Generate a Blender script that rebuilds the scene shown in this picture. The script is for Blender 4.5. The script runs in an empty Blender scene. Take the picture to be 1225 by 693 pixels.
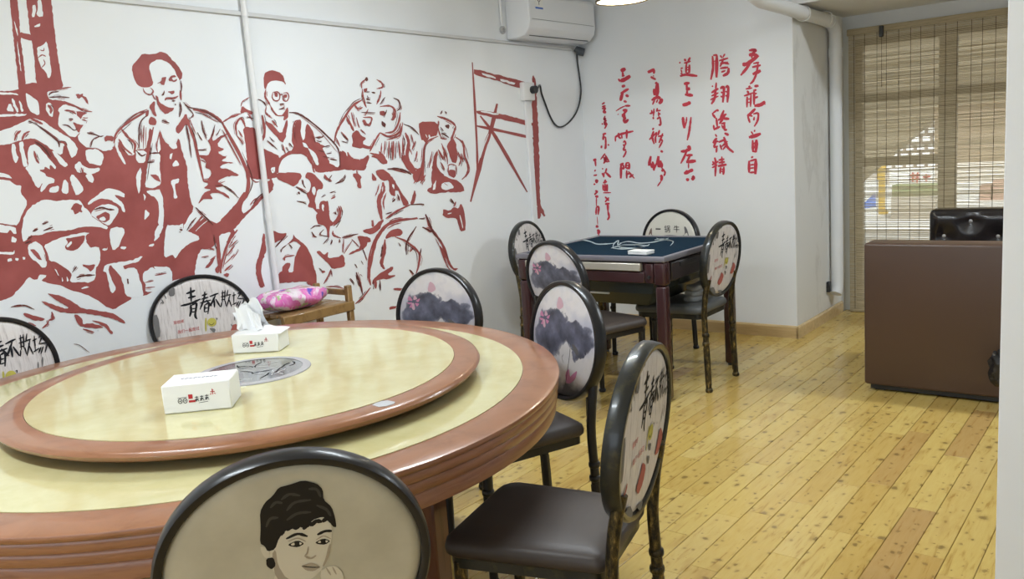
import bpy, bmesh, math, random
import numpy as np
from mathutils import Vector, Matrix
random.seed(7)
SC = bpy.context.scene
COL = SC.collection
R_ = math.radians

# ------------------------------------------------------------------ camera
CAMH = 1.45
CX, CY = 612.5, 346.5
_v1 = np.array([-671 - CX, -(273 - CY)]); _v2 = np.array([1419 - CX, -(122 - CY)])
FPX = math.sqrt(-float(_v1 @ _v2))
def _n(v): return v / np.linalg.norm(v)
_Y = _n(np.array([*_v2, FPX])); _X = -_n(np.array([*_v1, FPX])); _Z = np.cross(_X, _Y)
if _Z[1] < 0: _Z = -_Z
ROT = np.array([_X, _Y, _Z])          # world = ROT @ (right, up, forward)
CAMP = np.array([0, 0, CAMH])
def ray(x, y): return ROT @ _n(np.array([x - CX, -(y - CY), FPX]))
def on_axis(x, y, ax, val):
    r = ray(x, y); t = (val - CAMP[ax]) / r[ax]; return CAMP + t * r
def on_plane(x, y, p, n):
    r = ray(x, y); t = float(np.dot(np.array(p) - CAMP, n) / np.dot(r, n)); return CAMP + t * r

cam = bpy.data.cameras.new('camera'); camo = bpy.data.objects.new('camera', cam); COL.objects.link(camo)
cam.sensor_width = 36; cam.lens = FPX * 36 / 1225; cam.clip_start = .02
camo.matrix_world = Matrix(((ROT[0][0], ROT[0][1], -ROT[0][2], 0), (ROT[1][0], ROT[1][1], -ROT[1][2], 0),
                            (ROT[2][0], ROT[2][1], -ROT[2][2], CAMH), (0, 0, 0, 1)))
SC.camera = camo
# ------------------------------------------------------------------ world, daylight, exposure
w = bpy.data.worlds.new('sky'); SC.world = w; w.use_nodes = True
w.node_tree.nodes['Background'].inputs[0].default_value = (.80, .89, 1.0, 1)
w.node_tree.nodes['Background'].inputs[1].default_value = 3.2
sun = bpy.data.lights.new('sun', 'SUN'); sun.energy = 13.0; sun.angle = .2; sun.color = (1, .96, .88)
suno = bpy.data.objects.new('sun', sun); COL.objects.link(suno); suno.rotation_euler = (R_(40), R_(12), R_(20))
vs = SC.view_settings
vs.view_transform = 'Standard'; vs.look = 'None'; vs.gamma = 1; vs.use_curve_mapping = False
vs.exposure = -0.4

# ------------------------------------------------------------------ materials
MATS = {}
def mat(name, col=(.8, .8, .8), rough=.5, metal=0, coat=0, spec=.5, emit=None, estr=0, trans=0, alpha=1):
    if name in MATS: return MATS[name]
    m = bpy.data.materials.new(name); m.use_nodes = True
    b = m.node_tree.nodes['Principled BSDF']
    b.inputs['Base Color'].default_value = (*col, 1); b.inputs['Roughness'].default_value = rough
    b.inputs['Metallic'].default_value = metal; b.inputs['Coat Weight'].default_value = coat
    b.inputs['Coat Roughness'].default_value = .08
    b.inputs['Specular IOR Level'].default_value = spec; b.inputs['Transmission Weight'].default_value = trans
    if emit: b.inputs['Emission Color'].default_value = (*emit, 1); b.inputs['Emission Strength'].default_value = estr
    MATS[name] = m; return m
class NT:
    def __init__(s, m): s.t = m.node_tree; s.b = s.t.nodes['Principled BSDF']
    def n(s, typ, **k):
        x = s.t.nodes.new(typ)
        for a, v in k.items():
            if a.startswith('i_'):
                key = a[2:]; key = int(key) if key.isdigit() else key.replace('_', ' ')
                x.inputs[key].default_value = v
            else: setattr(x, a, v)
        return x
    def l(s, a, b): s.t.links.new(a, b)
    def coord(s, what='Object', scale=(1, 1, 1), loc=(0, 0, 0), rnd=False):
        tc = s.n('ShaderNodeTexCoord'); mp = s.n('ShaderNodeMapping'); mp.inputs['Scale'].default_value = scale
        mp.inputs['Location'].default_value = loc
        if rnd:
            oi = s.n('ShaderNodeObjectInfo'); mu = s.n('ShaderNodeMath', operation='MULTIPLY'); mu.inputs[1].default_value = 137.
            s.l(oi.outputs['Random'], mu.inputs[0]); ad = s.n('ShaderNodeVectorMath', operation='ADD')
            s.l(tc.outputs[what], ad.inputs[0]); s.l(mu.outputs[0], ad.inputs[1]); s.l(ad.outputs[0], mp.inputs[0])
        else: s.l(tc.outputs[what], mp.inputs[0])
        return mp.outputs[0]
    def noise(s, vec, scale, detail=4, rough=.55, dist=0):
        x = s.n('ShaderNodeTexNoise'); x.inputs['Scale'].default_value = scale; x.inputs['Detail'].default_value = detail
        x.inputs['Roughness'].default_value = rough; x.inputs['Distortion'].default_value = dist
        s.l(vec, x.inputs['Vector']); return x.outputs['Fac']
    def ramp(s, fac, stops):
        x = s.n('ShaderNodeValToRGB'); e = x.color_ramp.elements
        while len(e) > 1: e.remove(e[-1])
        e[0].position = stops[0][0]; e[0].color = (*stops[0][1], 1)
        for p, c in stops[1:]:
            k = e.new(p); k.color = (*c, 1)
        s.l(fac, x.inputs[0]); return x.outputs[0]
    def mix(s, fac, a, b, mode='MIX'):
        x = s.n('ShaderNodeMix', data_type='RGBA', blend_type=mode)
        for sock, v in ((x.inputs['Factor'], fac), (x.inputs['A'], a), (x.inputs['B'], b)):
            if hasattr(v, 'is_linked') or hasattr(v, 'links'): s.l(v, sock)
            elif isinstance(v, (int, float)): sock.default_value = v
            else: sock.default_value = (*v, 1)
        return x.outputs['Result']
    def math(s, op, a, b=None, clamp=False):
        x = s.n('ShaderNodeMath', operation=op, use_clamp=clamp)
        for i, v in enumerate((a, b)):
            if v is None: continue
            if isinstance(v, (int, float)): x.inputs[i].default_value = v
            else: s.l(v, x.inputs[i])
        return x.outputs[0]
    def bump(s, fac, strength=.2, dist=.01):
        x = s.n('ShaderNodeBump'); x.inputs['Strength'].default_value = strength; x.inputs['Distance'].default_value = dist
        s.l(fac, x.inputs['Height']); s.l(x.outputs[0], s.b.inputs['Normal'])
W3 = lambda v: (v, v, v)

def m_wall():
    m = mat('painted_plaster', (.80, .82, .83), .62); t = NT(m)
    n1 = t.noise(t.coord(), 1.3, 3); n2 = t.noise(t.coord(), 45, 3)
    c = t.ramp(n1, [(.3, (.775, .805, .835)), (.7, (.825, .85, .875))])
    sp = t.n('ShaderNodeTexVoronoi'); sp.inputs['Scale'].default_value = 2.6; t.l(t.coord(), sp.inputs['Vector'])
    k = t.ramp(sp.outputs['Distance'], [(.0, W3(1)), (.018, W3(0))])
    t.l(t.mix(k, c, (.45, .47, .47)), t.b.inputs['Base Color'])
    t.bump(n2, .06, .004); return m
WALL = m_wall()
def m_pillar():
    m = mat('scuffed_plaster', (.78, .77, .74), .65); t = NT(m)
    n = t.noise(t.coord(scale=(1, 1.6, .7)), 2.6, 6, .7)
    c = t.ramp(n, [(.52, (.76, .755, .73)), (.62, (.66, .65, .62)), (.68, (.75, .74, .71))])
    t.l(c, t.b.inputs['Base Color']); return m
PILLAR = m_pillar()
CEIL = mat('ceiling_paint', (.82, .82, .81), .7)
def m_plank(name='pine_plank', rnd=True):
    m = mat(name, (.6, .45, .2), .24); t = NT(m); b = t.b
    oi = t.n('ShaderNodeObjectInfo')
    base = t.ramp(oi.outputs['Random'], [(0, (.57, .40, .115)), (.25, (.63, .465, .15)), (.45, (.53, .355, .10)), (.65, (.65, .49, .18)), (.90, (.58, .41, .125)), (.965, (.46, .29, .11)), (1, (.52, .34, .10))])
    v = t.coord(scale=(16, 1.4, 1), rnd=rnd)
    g = t.noise(v, 3.0, 5, .6, .4)
    gr = t.ramp(g, [(.28, (.55, .40, .24)), (.42, (.93, .90, .82)), (.62, W3(1)), (.78, (.80, .70, .50))])
    c = t.mix(.75, base, gr, 'MULTIPLY')
    # knots
    def knots(scale, loc, sel, r0, amount, asp):
        cv = t.coord(scale=(1.0, asp, 1), loc=loc, rnd=rnd)
        dn = t.n('ShaderNodeTexNoise'); dn.inputs['Scale'].default_value = 34; dn.inputs['Detail'].default_value = 2; t.l(cv, dn.inputs['Vector'])
        ad = t.n('ShaderNodeVectorMath', operation='MULTIPLY_ADD'); t.l(dn.outputs['Color'], ad.inputs[0]); ad.inputs[1].default_value = (.022, .022, 0); t.l(cv, ad.inputs[2])
        vo = t.n('ShaderNodeTexVoronoi'); vo.voronoi_dimensions = '2D'; vo.inputs['Scale'].default_value = scale; t.l(ad.outputs[0], vo.inputs['Vector'])
        sc_ = t.n('ShaderNodeSeparateColor'); t.l(vo.outputs['Color'], sc_.inputs[0])
        d = t.math('DIVIDE', vo.outputs['Distance'], t.math('ADD', t.math('MULTIPLY', sc_.outputs[1], 1.2), .35))
        k = t.ramp(d, [(0, W3(1)), (r0, W3(.85)), (r0 * 1.7, W3(.18)), (r0 * 3.2, W3(0))])
        return t.math('MULTIPLY', t.math('MULTIPLY', k, t.math('GREATER_THAN', sc_.outputs[0], sel)), amount)
    c = t.mix(knots(12, (0, 0, 0), .60, .075, .80, .55), c, (.16, .095, .03))
    c = t.mix(knots(26, (3.3, 1.7, 0), .70, .09, .65, .5), c, (.20, .12, .04))
    st = t.noise(t.coord(scale=(5, .8, 1), loc=(7, 2, 0), rnd=rnd), 2.0, 3); c = t.mix(t.ramp(st, [(.60, W3(0)), (.74, W3(.45))]), c, (.36, .20, .05))
    if not rnd:
        br = t.n('ShaderNodeTexBrick'); br.inputs['Scale'].default_value = 1
        br.inputs['Brick Width'].default_value = .9; br.inputs['Row Height'].default_value = .1008; br.inputs['Mortar Size'].default_value = .0012
        br.inputs['Color1'].default_value = (1, 1, 1, 1); br.inputs['Color2'].default_value = (.9, .85, .8, 1); br.inputs['Mortar'].default_value = (.2, .15, .1, 1)
        tc = t.n('ShaderNodeTexCoord'); mp = t.n('ShaderNodeMapping'); mp.inputs['Rotation'].default_value = (0, 0, R_(90)); t.l(tc.outputs['Object'], mp.inputs[0])
        t.l(mp.outputs[0], br.inputs['Vector']); c = t.mix(1, c, br.outputs['Color'], 'MULTIPLY')
    t.l(c, b.inputs['Base Color'])
    rn = t.noise(t.coord('Object', rnd=rnd), 9, 3); t.l(t.ramp(rn, [(.3, W3(.13)), (.7, W3(.24))]), b.inputs['Roughness'])
    t.bump(g, .04, .003); return m
PLANK = m_plank(); FLOORB = m_plank('pine_floor_far', False)
def m_wood(name, c1, c2, rough=.3, scale=(1, 1, 14), sc=4, coat=.3):
    m = mat(name, c1, rough, coat=coat); t = NT(m)
    n = t.noise(t.coord(scale=scale), sc, 5, .6, .6)
    t.l(t.ramp(n, [(.3, c2), (.5, c1), (.72, tuple(min(1, x * 1.12) for x in c1))]), t.b.inputs['Base Color'])
    t.bump(n, .05, .004); return m
RIM = m_wood('table_rim_wood', (.315, .140, .070), (.235, .095, .045), .28, (3, 3, 30), 3)
BASEB = m_wood('baseboard_wood', (.62, .46, .24), (.52, .37, .18), .4, (1, 8, 8), 3)
STANDW = m_wood('stand_wood', (.27, .16, .06), (.16, .085, .03), .35, (4, 4, 4), 5)
DARKW = m_wood('pedestal_wood', (.16, .06, .035), (.09, .035, .02), .35, (8, 8, 1), 4)
def m_marble():
    m = mat('cream_laminate', (.70, .66, .40), .13, coat=.4); t = NT(m)
    n = t.noise(t.coord(), 3.2, 5, .6, .8); n2 = t.noise(t.coord(), 14, 4, .6)
    c = t.ramp(n, [(.3, (.54, .495, .225)), (.5, (.61, .565, .30)), (.7, (.58, .525, .255))])
    c = t.mix(.25, c, t.ramp(n2, [(.35, (.56, .51, .27)), (.65, (.72, .69, .44))]))
    t.l(c, t.b.inputs['Base Color']); return m
MARBLE = m_marble()
def m_greyglass():
    m = mat('grey_stone_glass', (.3, .3, .32), .08, coat=.5); t = NT(m)
    n = t.noise(t.coord(), 9, 5, .6, 1.5)
    t.l(t.ramp(n, [(.3, (.07, .072, .08)), (.5, (.14, .145, .155)), (.62, (.22, .225, .24)), (.75, (.11, .11, .12))]), t.b.inputs['Base Color']); return m
GREYG = m_greyglass()
BLACKF = mat('black_lacquer_metal', (.014, .014, .016), .30, spec=.35, coat=.12)
def m_patina():
    m = mat('gold_brushed_black_metal', (.05, .04, .02), .35, metal=.6); t = NT(m)
    n = t.noise(t.coord(scale=(22, 22, 9)), 2.6, 5, .7)
    t.l(t.ramp(n, [(.42, (.022, .02, .016)), (.56, (.10, .075, .03)), (.70, (.40, .28, .10))]), t.b.inputs['Base Color']); return m
PATINA = m_patina()
def m_patina2():
    m = mat('dark_bronze_metal', (.03, .03, .025), .32, metal=.4, coat=.2); t = NT(m)
    n = t.noise(t.coord(scale=(6, 6, 6)), 3, 5, .7)
    t.l(t.ramp(n, [(.5, (.025, .027, .026)), (.66, (.06, .055, .03)), (.85, (.18, .15, .07))]), t.b.inputs['Base Color']); return m
BRONZE = m_patina2()
SEAT = mat('brown_black_vinyl', (.048, .037, .032), .48)
SEATG = mat('grey_vinyl', (.10, .105, .105), .36)
MURED = None
def m_paint():
    m = mat('mural_red_paint', (.36, .055, .05), .6); t = NT(m)
    n = t.noise(t.coord(), 7, 4); t.l(t.ramp(n, [(.3, (.275, .056, .052)), (.7, (.36, .085, .08))]), t.b.inputs['Base Color']); return m
MURED = m_paint()
def m_dkpaint():
    return mat('mural_dark_red_paint', (.12, .028, .024), .6)
MUDK = m_dkpaint()
CALR = mat('calligraphy_red_paint', (.56, .035, .065), .55)
PVC = mat('white_pvc', (.78, .79, .80), .35)
ACW = mat('white_ac_plastic', (.80, .82, .85), .28)
BLACKP = mat('black_plastic', (.02, .022, .025), .4)
DGREY = mat('dark_insulation', (.06, .07, .085), .6)
BLUEP = mat('blue_print', (.05, .16, .55), .5)
INK = mat('black_ink', (.02, .02, .024), .6, spec=.1)
GREYINK = mat('grey_ink', (.17, .165, .165), .6, spec=.1)
REDINK = mat('red_ink', (.50, .045, .05), .6, spec=.1)
YELINK = mat('olive_yellow_ink', (.50, .45, .10), .6, spec=.1)
PINKINK = mat('pink_ink', (.62, .26, .42), .6, spec=.1)
PALEPINK = mat('pale_pink_ink', (.66, .44, .52), .6, spec=.1)
FADED = mat('faded_red_ink', (.40, .12, .10), .6, spec=.1)
WHITEP = mat('white_card', (.84, .84, .82), .5)
TISSUE = mat('white_tissue', (.86, .87, .88), .8)

# ------------------------------------------------------------------ mesh helpers
class MB:
    def __init__(s): s.v = []; s.f = []
    def add(s, vs, fs):
        o = len(s.v); s.v += [tuple(map(float, p)) for p in vs]; s.f += [[i + o for i in f] for f in fs]; return s
    def box(s, x0, x1, y0, y1, z0, z1):
        return s.add([(x0, y0, z0), (x1, y0, z0), (x1, y1, z0), (x0, y1, z0), (x0, y0, z1), (x1, y0, z1), (x1, y1, z1), (x0, y1, z1)],
                     [(0, 3, 2, 1), (4, 5, 6, 7), (0, 1, 5, 4), (1, 2, 6, 5), (2, 3, 7, 6), (3, 0, 4, 7)])
    def rbox(s, x0, x1, y0, y1, z0, z1, r=.01, seg=2, M=None):
        bm = bmesh.new(); bmesh.ops.create_cube(bm, size=1)
        for v in bm.verts: v.co = Vector(((x0 + x1) / 2 + v.co.x * (x1 - x0), (y0 + y1) / 2 + v.co.y * (y1 - y0), (z0 + z1) / 2 + v.co.z * (z1 - z0)))
        bmesh.ops.bevel(bm, geom=list(bm.edges), offset=r, segments=seg, profile=.5, affect='EDGES')
        if M: bm.transform(M)
        bm.verts.index_update()
        s.add([v.co[:] for v in bm.verts], [[v.index for v in f.verts] for f in bm.faces]); bm.free(); return s
    def prism(s, pts, y0, y1, axis='y'):
        n = len(pts)
        def P(a, b, t): return (a, t, b) if axis == 'y' else ((t, a, b) if axis == 'x' else (a, b, t))
        vs = [P(a, b, y0) for a, b in pts] + [P(a, b, y1) for a, b in pts]
        fs = [list(range(n)), list(range(2 * n - 1, n - 1, -1))] + [(i, (i + 1) % n, n + (i + 1) % n, n + i) for i in range(n)]
        return s.add(vs, fs)
    def tube(s, path, r, seg=10, caps=True, closed=False):
        path = [Vector(p) for p in path]; n = len(path)
        rs = r if isinstance(r, (list, tuple)) else [r] * n
        vs = []; up = None
        for i, p in enumerate(path):
            a = path[(i - 1) % n] if closed or i > 0 else p; b = path[(i + 1) % n] if closed or i < n - 1 else p
            d = (b - a).normalized()
            if up is None: up = Vector((0, 0, 1)) if abs(d.z) < .9 else Vector((1, 0, 0))
            u = d.cross(up).normalized(); w_ = u.cross(d).normalized(); up = w_
            for k in range(seg):
                an = 2 * math.pi * k / seg
                vs.append(p + (u * math.cos(an) + w_ * math.sin(an)) * rs[i])
        fs = []
        for i in range(n if closed else n - 1):
            j = (i + 1) % n
            for k in range(seg): fs.append((i * seg + k, i * seg + (k + 1) % seg, j * seg + (k + 1) % seg, j * seg + k))
        if caps and not closed:
            fs.append(list(range(seg))[::-1]); fs.append([(n - 1) * seg + k for k in range(seg)])
        return s.add(vs, fs)
    def lathe(s, prof, cx=0, cy=0, seg=48, a=1, b=1, cap=True):
        n = len(prof); vs = []
        for k in range(seg):
            t = 2 * math.pi * k / seg
            for r, z in prof: vs.append((cx + a * r * math.cos(t), cy + b * r * math.sin(t), z))
        fs = []
        for k in range(seg):
            q = (k + 1) % seg
            for i in range(n - 1): fs.append((k * n + i, q * n + i, q * n + i + 1, k * n + i + 1))
        if cap:
            fs.append([k * n for k in range(seg)][::-1]); fs.append([k * n + n - 1 for k in range(seg)])
        return s.add(vs, fs)
    def build(s, name, m, parent=None, smooth=None, loc=None):
        me = bpy.data.meshes.new(name); me.from_pydata(s.v, [], s.f); me.update()
        bm = bmesh.new(); bm.from_mesh(me); bmesh.ops.recalc_face_normals(bm, faces=bm.faces); bm.to_mesh(me); bm.free()
        if smooth is not None:
            me.polygons.foreach_set('use_smooth', [True] * len(me.polygons)); me.set_sharp_from_angle(angle=R_(smooth))
        me.materials.append(m)
        o = bpy.data.objects.new(name, me); COL.objects.link(o)
        if parent: o.parent = parent
        if loc: o.location = loc
        return o
def tag(o, label=None, cat=None, group=None, kind=None):
    if label: o['label'] = label
    if cat: o['category'] = cat
    if group: o['group'] = group
    if kind: o['kind'] = kind
    return o
def empty(name, loc=(0, 0, 0), rz=0):
    e = bpy.data.objects.new(name, None); COL.objects.link(e); e.location = loc; e.rotation_euler = (0, 0, rz); e.empty_display_size = .1; return e
def struct(o, label=None): return tag(o, label, kind='structure')

# ---- flat painted shapes: 2-D polygons and brush strokes, mapped by fn(x, y) -> 3-D point
def smooth_path(p, sub=5):
    p = [np.array(q, float) for q in p]
    if len(p) < 3: return [p[0] + (p[1] - p[0]) * t for t in np.linspace(0, 1, 4)]
    out = []; q = [2 * p[0] - p[1]] + p + [2 * p[-1] - p[-2]]
    for i in range(1, len(q) - 2):
        for k in range(sub):
            t = k / sub
            out.append(.5 * ((2 * q[i]) + (-q[i - 1] + q[i + 1]) * t + (2 * q[i - 1] - 5 * q[i] + 4 * q[i + 1] - q[i + 2]) * t * t + (-q[i - 1] + 3 * q[i] - 3 * q[i + 1] + q[i + 2]) * t ** 3))
    out.append(p[-1]); return out
def chaikin(p):
    o = []
    for i in range(len(p)):
        a = np.array(p[i], float); b = np.array(p[(i + 1) % len(p)], float)
        o += [a * .8 + b * .2, a * .2 + b * .8]
    return o
class Paint:
    """collects flat shapes by (material, layer)"""
    def __init__(s): s.d = {}
    def get(s, k): return s.d.setdefault(k, MB())
    def poly(s, k, pts, fn, round_=True):
        p = chaikin(pts) if round_ else pts
        s.get(k).add([fn(*q) for q in p], [list(range(len(p)))])
    def stroke(s, k, pts, wd, fn, taper=.45, jit=.12):
        pp = smooth_path(pts); n = len(pp); vs = []
        for i, q in enumerate(pp):
            a = pp[max(0, i - 1)]; b = pp[min(n - 1, i + 1)]; d = b - a; L = np.hypot(*d) or 1; nn = np.array([-d[1], d[0]]) / L
            t = i / (n - 1); ww = wd / 2 * (taper + (1 - taper) * min(1, math.sin(math.pi * min(max(t, .02), .98)) * 1.8)) * (1 + random.uniform(-jit, jit))
            vs += [fn(*(q + nn * ww)), fn(*(q - nn * ww))]
        s.get(k).add(vs, [(2 * i, 2 * i + 1, 2 * i + 3, 2 * i + 2) for i in range(n - 1)])
def cjk_mesh(txt, name, m, fn, parent, width, height):
    """printed text as flat glyph outlines fitted into width x height around the origin, mapped by fn"""
    c = bpy.data.curves.new(name, 'FONT'); c.body = txt; c.resolution_u = 3
    o = bpy.data.objects.new(name, c); COL.objects.link(o)
    dg = bpy.context.evaluated_depsgraph_get(); me = bpy.data.meshes.new_from_object(o.evaluated_get(dg))
    bpy.data.objects.remove(o); bpy.data.curves.remove(c)
    co = np.array([v.co[:2] for v in me.vertices]); mn, mx = co.min(0), co.max(0); d = np.maximum(mx - mn, 1e-6)
    co = (co - (mn + mx) / 2) / d * [width, height]
    for v, q in zip(me.vertices, co): v.co = Vector(fn(*q))
    me.materials.clear(); me.materials.append(m); me.name = name
    ob = bpy.data.objects.new(name, me); COL.objects.link(ob); ob.parent = parent; return ob

# ------------------------------------------------------------------ room shell
XW = -3.7845; YB = 5.777; XP = -2.087; YWIN = 6.85; ZC = 2.85; ZS = 2.27; XR = 2.6; YN = -3.0
PX0 = -.566 - 21 * .1008
m = MB(); m.box(XW - .2, XR + .2, YN - .2, YWIN + .25, -.2, -.018); m.box(XW, XR, YN, 1.2, -.018, 0); m.box(.63, XR, 1.2, YWIN, -.018, 0); m.box(XW, PX0, 1.2, YB, -.018, 0)
floor = struct(m.build('floor', FLOORB), 'glossy pale yellow knotty pine plank floor')
# planks, each its own piece
PW = .1008
pm = MB(); e_ = .0012
pm.add([(-PW / 2 + .0011, 0, 0), (PW / 2 - .0011, 0, 0), (PW / 2 - .0011, 1, 0), (-PW / 2 + .0011, 1, 0),
        (-PW / 2 + .0011, 0, .0165), (PW / 2 - .0011, 0, .0165), (PW / 2 - .0011, 1, .0165), (-PW / 2 + .0011, 1, .0165),
        (-PW / 2 + .0030, .0012, .018), (PW / 2 - .0030, .0012, .018), (PW / 2 - .0030, .9988, .018), (-PW / 2 + .0030, .9988, .018)],
       [(0, 1, 5, 4), (1, 2, 6, 5), (2, 3, 7, 6), (3, 0, 4, 7), (4, 5, 9, 8), (5, 6, 10, 9), (6, 7, 11, 10), (7, 4, 8, 11), (8, 9, 10, 11)])
proto = pm.build('plank', PLANK, floor); first = True
k = -31
x = -.566 + PW / 2 - 21 * PW
while x < .63:
    yend = YB if x < XP + PW / 2 else YWIN
    if x - PW / 2 > XW - .02 or True:
        y = 1.2; L = random.uniform(.2, .7)
        while y < yend - .01:
            y1 = min(y + L, yend)
            if yend - y1 < .12: y1 = yend
            o = proto if first else proto.copy()
            if not first: COL.objects.link(o)
            first = False
            o.location = (x, y, -.018); o.scale = (1, y1 - y - .0012, 1)
            y = y1; L = random.choice((.50, .62, .70, .78))
    x += PW
# walls
struct(MB().box(XW - .2, XW, YN - .2, YWIN + .25, -.018, ZC + .2).build('wall_left', WALL), 'white wall carrying the red mural')
struct(MB().box(XW, XP, YB, YWIN + .25, -.018, ZC + .2).build('wall_back', WALL), 'white wall with red calligraphy')
struct(MB().box(XP, XP + .004, YB + .002, YWIN, .0, ZS).build('wall_reveal', PILLAR), 'scuffed grey side of the white pillar')
struct(MB().box(XW - .2, XR + .2, YN - .2, YB, ZC, ZC + .2).build('ceiling', CEIL))
struct(MB().box(XP, XR + .2, YB, YWIN + .25, ZS, ZC + .2).build('ceiling_window_bay', CEIL), 'lowered grey ceiling over the window bay')
m = MB(); WX0, WX1, WZ1 = -2.02, .9, 2.10
m.box(XP, WX0, YWIN, YWIN + .25, -.018, ZS); m.box(WX1, XR + .2, YWIN, YWIN + .25, -.018, ZS); m.box(WX0, WX1, YWIN, YWIN + .25, WZ1, ZS)
struct(m.build('wall_window', WALL), 'white wall around the street window')
struct(MB().box(XR, XR + .2, YN, YWIN + .25, -.018, ZC).build('wall_right', WALL))
m = MB(); m.box(XW, XR, YN - .2, YN, -.018, .9); m.box(XW, XR, YN - .2, YN, 2.5, ZC); m.box(XW, -3.0, YN - .2, YN, .9, 2.5); m.box(1.8, XR, YN - .2, YN, .9, 2.5)
struct(m.build('wall_front', WALL), 'wall with a wide window behind the viewer')
# near partition at the right edge of the picture
struct(MB().rbox(-.288, XR, 2.0, 2.16, 0, ZC, .006, 2).build('wall_partition', WALL, smooth=40), 'white partition wall end at the right edge')
# baseboards
m = MB(); m.prism([(YB, 0), (YB - .016, 0), (YB - .016, .075), (YB - .010, .088), (YB, .088)], XW, XP + .012, 'x'); struct(m.build('baseboard_back', BASEB))
m = MB(); m.prism([(XP + .005, 0), (XP + .020, 0), (XP + .020, .075), (XP + .014, .088), (XP + .005, .088)], YB - .016, YWIN - .09, 'y'); struct(m.build('baseboard_reveal', BASEB))
m = MB(); m.prism([(XW, 0), (XW + .016, 0), (XW + .016, .075), (XW + .010, .088), (XW, .088)], YN, YB, 'y'); struct(m.build('baseboard_left', BASEB))

# window with mullions and glass
FRAMEW = m_wood('window_frame_wood', (.16, .11, .065), (.10, .07, .04), .45, (1, 1, 6), 5, 0)
wnd = struct(empty('window_1', (0, YWIN + .12, 0)), 'tall street window with wooden mullions behind the bamboo blind')
def wbar(nm, x0, x1, z0, z1): MB().rbox(x0, x1, -.03, .03, z0, z1, .004, 1).build(nm, FRAMEW, wnd)
wbar('window_frame', WX0, WX0 + .05, 0, WZ1); wbar('window_frame', WX1 - .05, WX1, 0, WZ1); wbar('window_frame', WX0 + .05, WX1 - .05, WZ1 - .05, WZ1); wbar('window_frame', WX0 + .05, WX1 - .05, 0, .06)
wbar('mullion', -1.43, -1.31, .06, WZ1 - .05); wbar('mullion', -.25, -.13, .06, WZ1 - .05)
wbar('transom', WX0 + .05, -1.43, 1.62, 1.68); wbar('transom', -1.31, -.25, 1.62, 1.68); wbar('transom', WX0 + .05, -1.43, 1.13, 1.20)
GL = bpy.data.materials.new('window_glass'); GL.use_nodes = True
t = GL.node_tree; t.nodes.clear(); o_ = t.nodes.new('ShaderNodeOutputMaterial'); tr = t.nodes.new('ShaderNodeBsdfTransparent'); gl = t.nodes.new('ShaderNodeBsdfGlossy'); mx = t.nodes.new('ShaderNodeMixShader')
fr = t.nodes.new('ShaderNodeFresnel'); fr.inputs[0].default_value = 1.35
gl.inputs['Roughness'].default_value = .02; tr.inputs[0].default_value = (.93, .95, .94, 1)
t.links.new(fr.outputs[0], mx.inputs[0]); t.links.new(tr.outputs[0], mx.inputs[1]); t.links.new(gl.outputs[0], mx.inputs[2]); t.links.new(mx.outputs[0], o_.inputs[0])
for a, b, z0, z1 in ((WX0 + .05, -1.43, .06, 1.13), (WX0 + .05, -1.43, 1.20, 1.62), (WX0 + .05, -1.43, 1.68, WZ1 - .05), (-1.31, -.25, .06, 1.62), (-1.31, -.25, 1.68, WZ1 - .05), (-.13, WX1 - .05, .06, WZ1 - .05)):
    MB().box(a, b, -.003, .003, z0, z1).build('pane', GL, wnd)

# ------------------------------------------------------------------ bamboo blind
def m_bamboo():
    m = bpy.data.materials.new('bamboo_slat'); m.use_nodes = True; t = NT(m)
    n = t.noise(t.coord(scale=(5, 1, 160)), 1.0, 4, .65); n2 = t.noise(t.coord(scale=(16, 1, 90)), 1.6, 3, .6)
    c = t.ramp(n, [(.28, (.30, .24, .135)), (.42, (.56, .47, .30)), (.62, (.70, .61, .42)), (.8, (.56, .47, .30))])
    c = t.mix(t.ramp(n2, [(.26, W3(.8)), (.36, W3(0))]), c, (.13, .09, .045))
    t.l(c, t.b.inputs['Base Color']); t.b.inputs['Roughness'].default_value = .6
    tl = t.n('ShaderNodeBsdfTranslucent'); t.l(c, tl.inputs[0]); mx = t.n('ShaderNodeMixShader'); mx.inputs[0].default_value = .30
    out = [x for x in t.t.nodes if x.bl_idname == 'ShaderNodeOutputMaterial'][0]
    t.l(t.b.outputs[0], mx.inputs[1]); t.l(tl.outputs[0], mx.inputs[2]); t.l(mx.outputs[0], out.inputs[0]); return m
BAMBOO = m_bamboo(); CORDM = mat('brown_blind_cord', (.10, .065, .035), .8)
YBL = 6.775; BX0, BX1 = -2.02, .80
bl = tag(empty('bamboo_blind', (0, YBL, 0)), 'full length bamboo slat blind hanging before the street window', 'blind')
m = MB(); z = .03; rng = random.Random(3)
while z < 2.12:
    x = BX0; hgt = rng.uniform(.0052, .0068); dz = 0
    while x < BX1:
        L = rng.uniform(.35, .8); x1 = min(BX1, x + L); d2 = rng.uniform(-.0009, .0009)
        yo = rng.uniform(-.001, .001)
        m.add([(x, yo - .0012, z + dz), (x1, yo - .0012, z + d2), (x1, yo + .0012, z + d2), (x, yo + .0012, z + dz),
               (x, yo - .0012, z + dz + hgt), (x1, yo - .0012, z + d2 + hgt), (x1, yo + .0012, z + d2 + hgt), (x, yo + .0012, z + dz + hgt)],
              [(0, 1, 5, 4), (2, 3, 7, 6), (4, 5, 6, 7), (3, 2, 1, 0)])
        x = x1; dz = d2
    z += hgt + rng.choice((.0006, .0009, .0012, .0018, .0026))
tag(m.build('slats', BAMBOO, bl), kind='stuff')
MB().rbox(BX0 - .01, BX1 + .01, -.012, .008, 2.118, 2.165, .004, 1).build('headrail', BAMBOO, bl, 40)
MB().rbox(BX0, BX1, -.008, .008, .004, .03, .004, 1).build('bottom_rail', BAMBOO, bl, 40)
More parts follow.
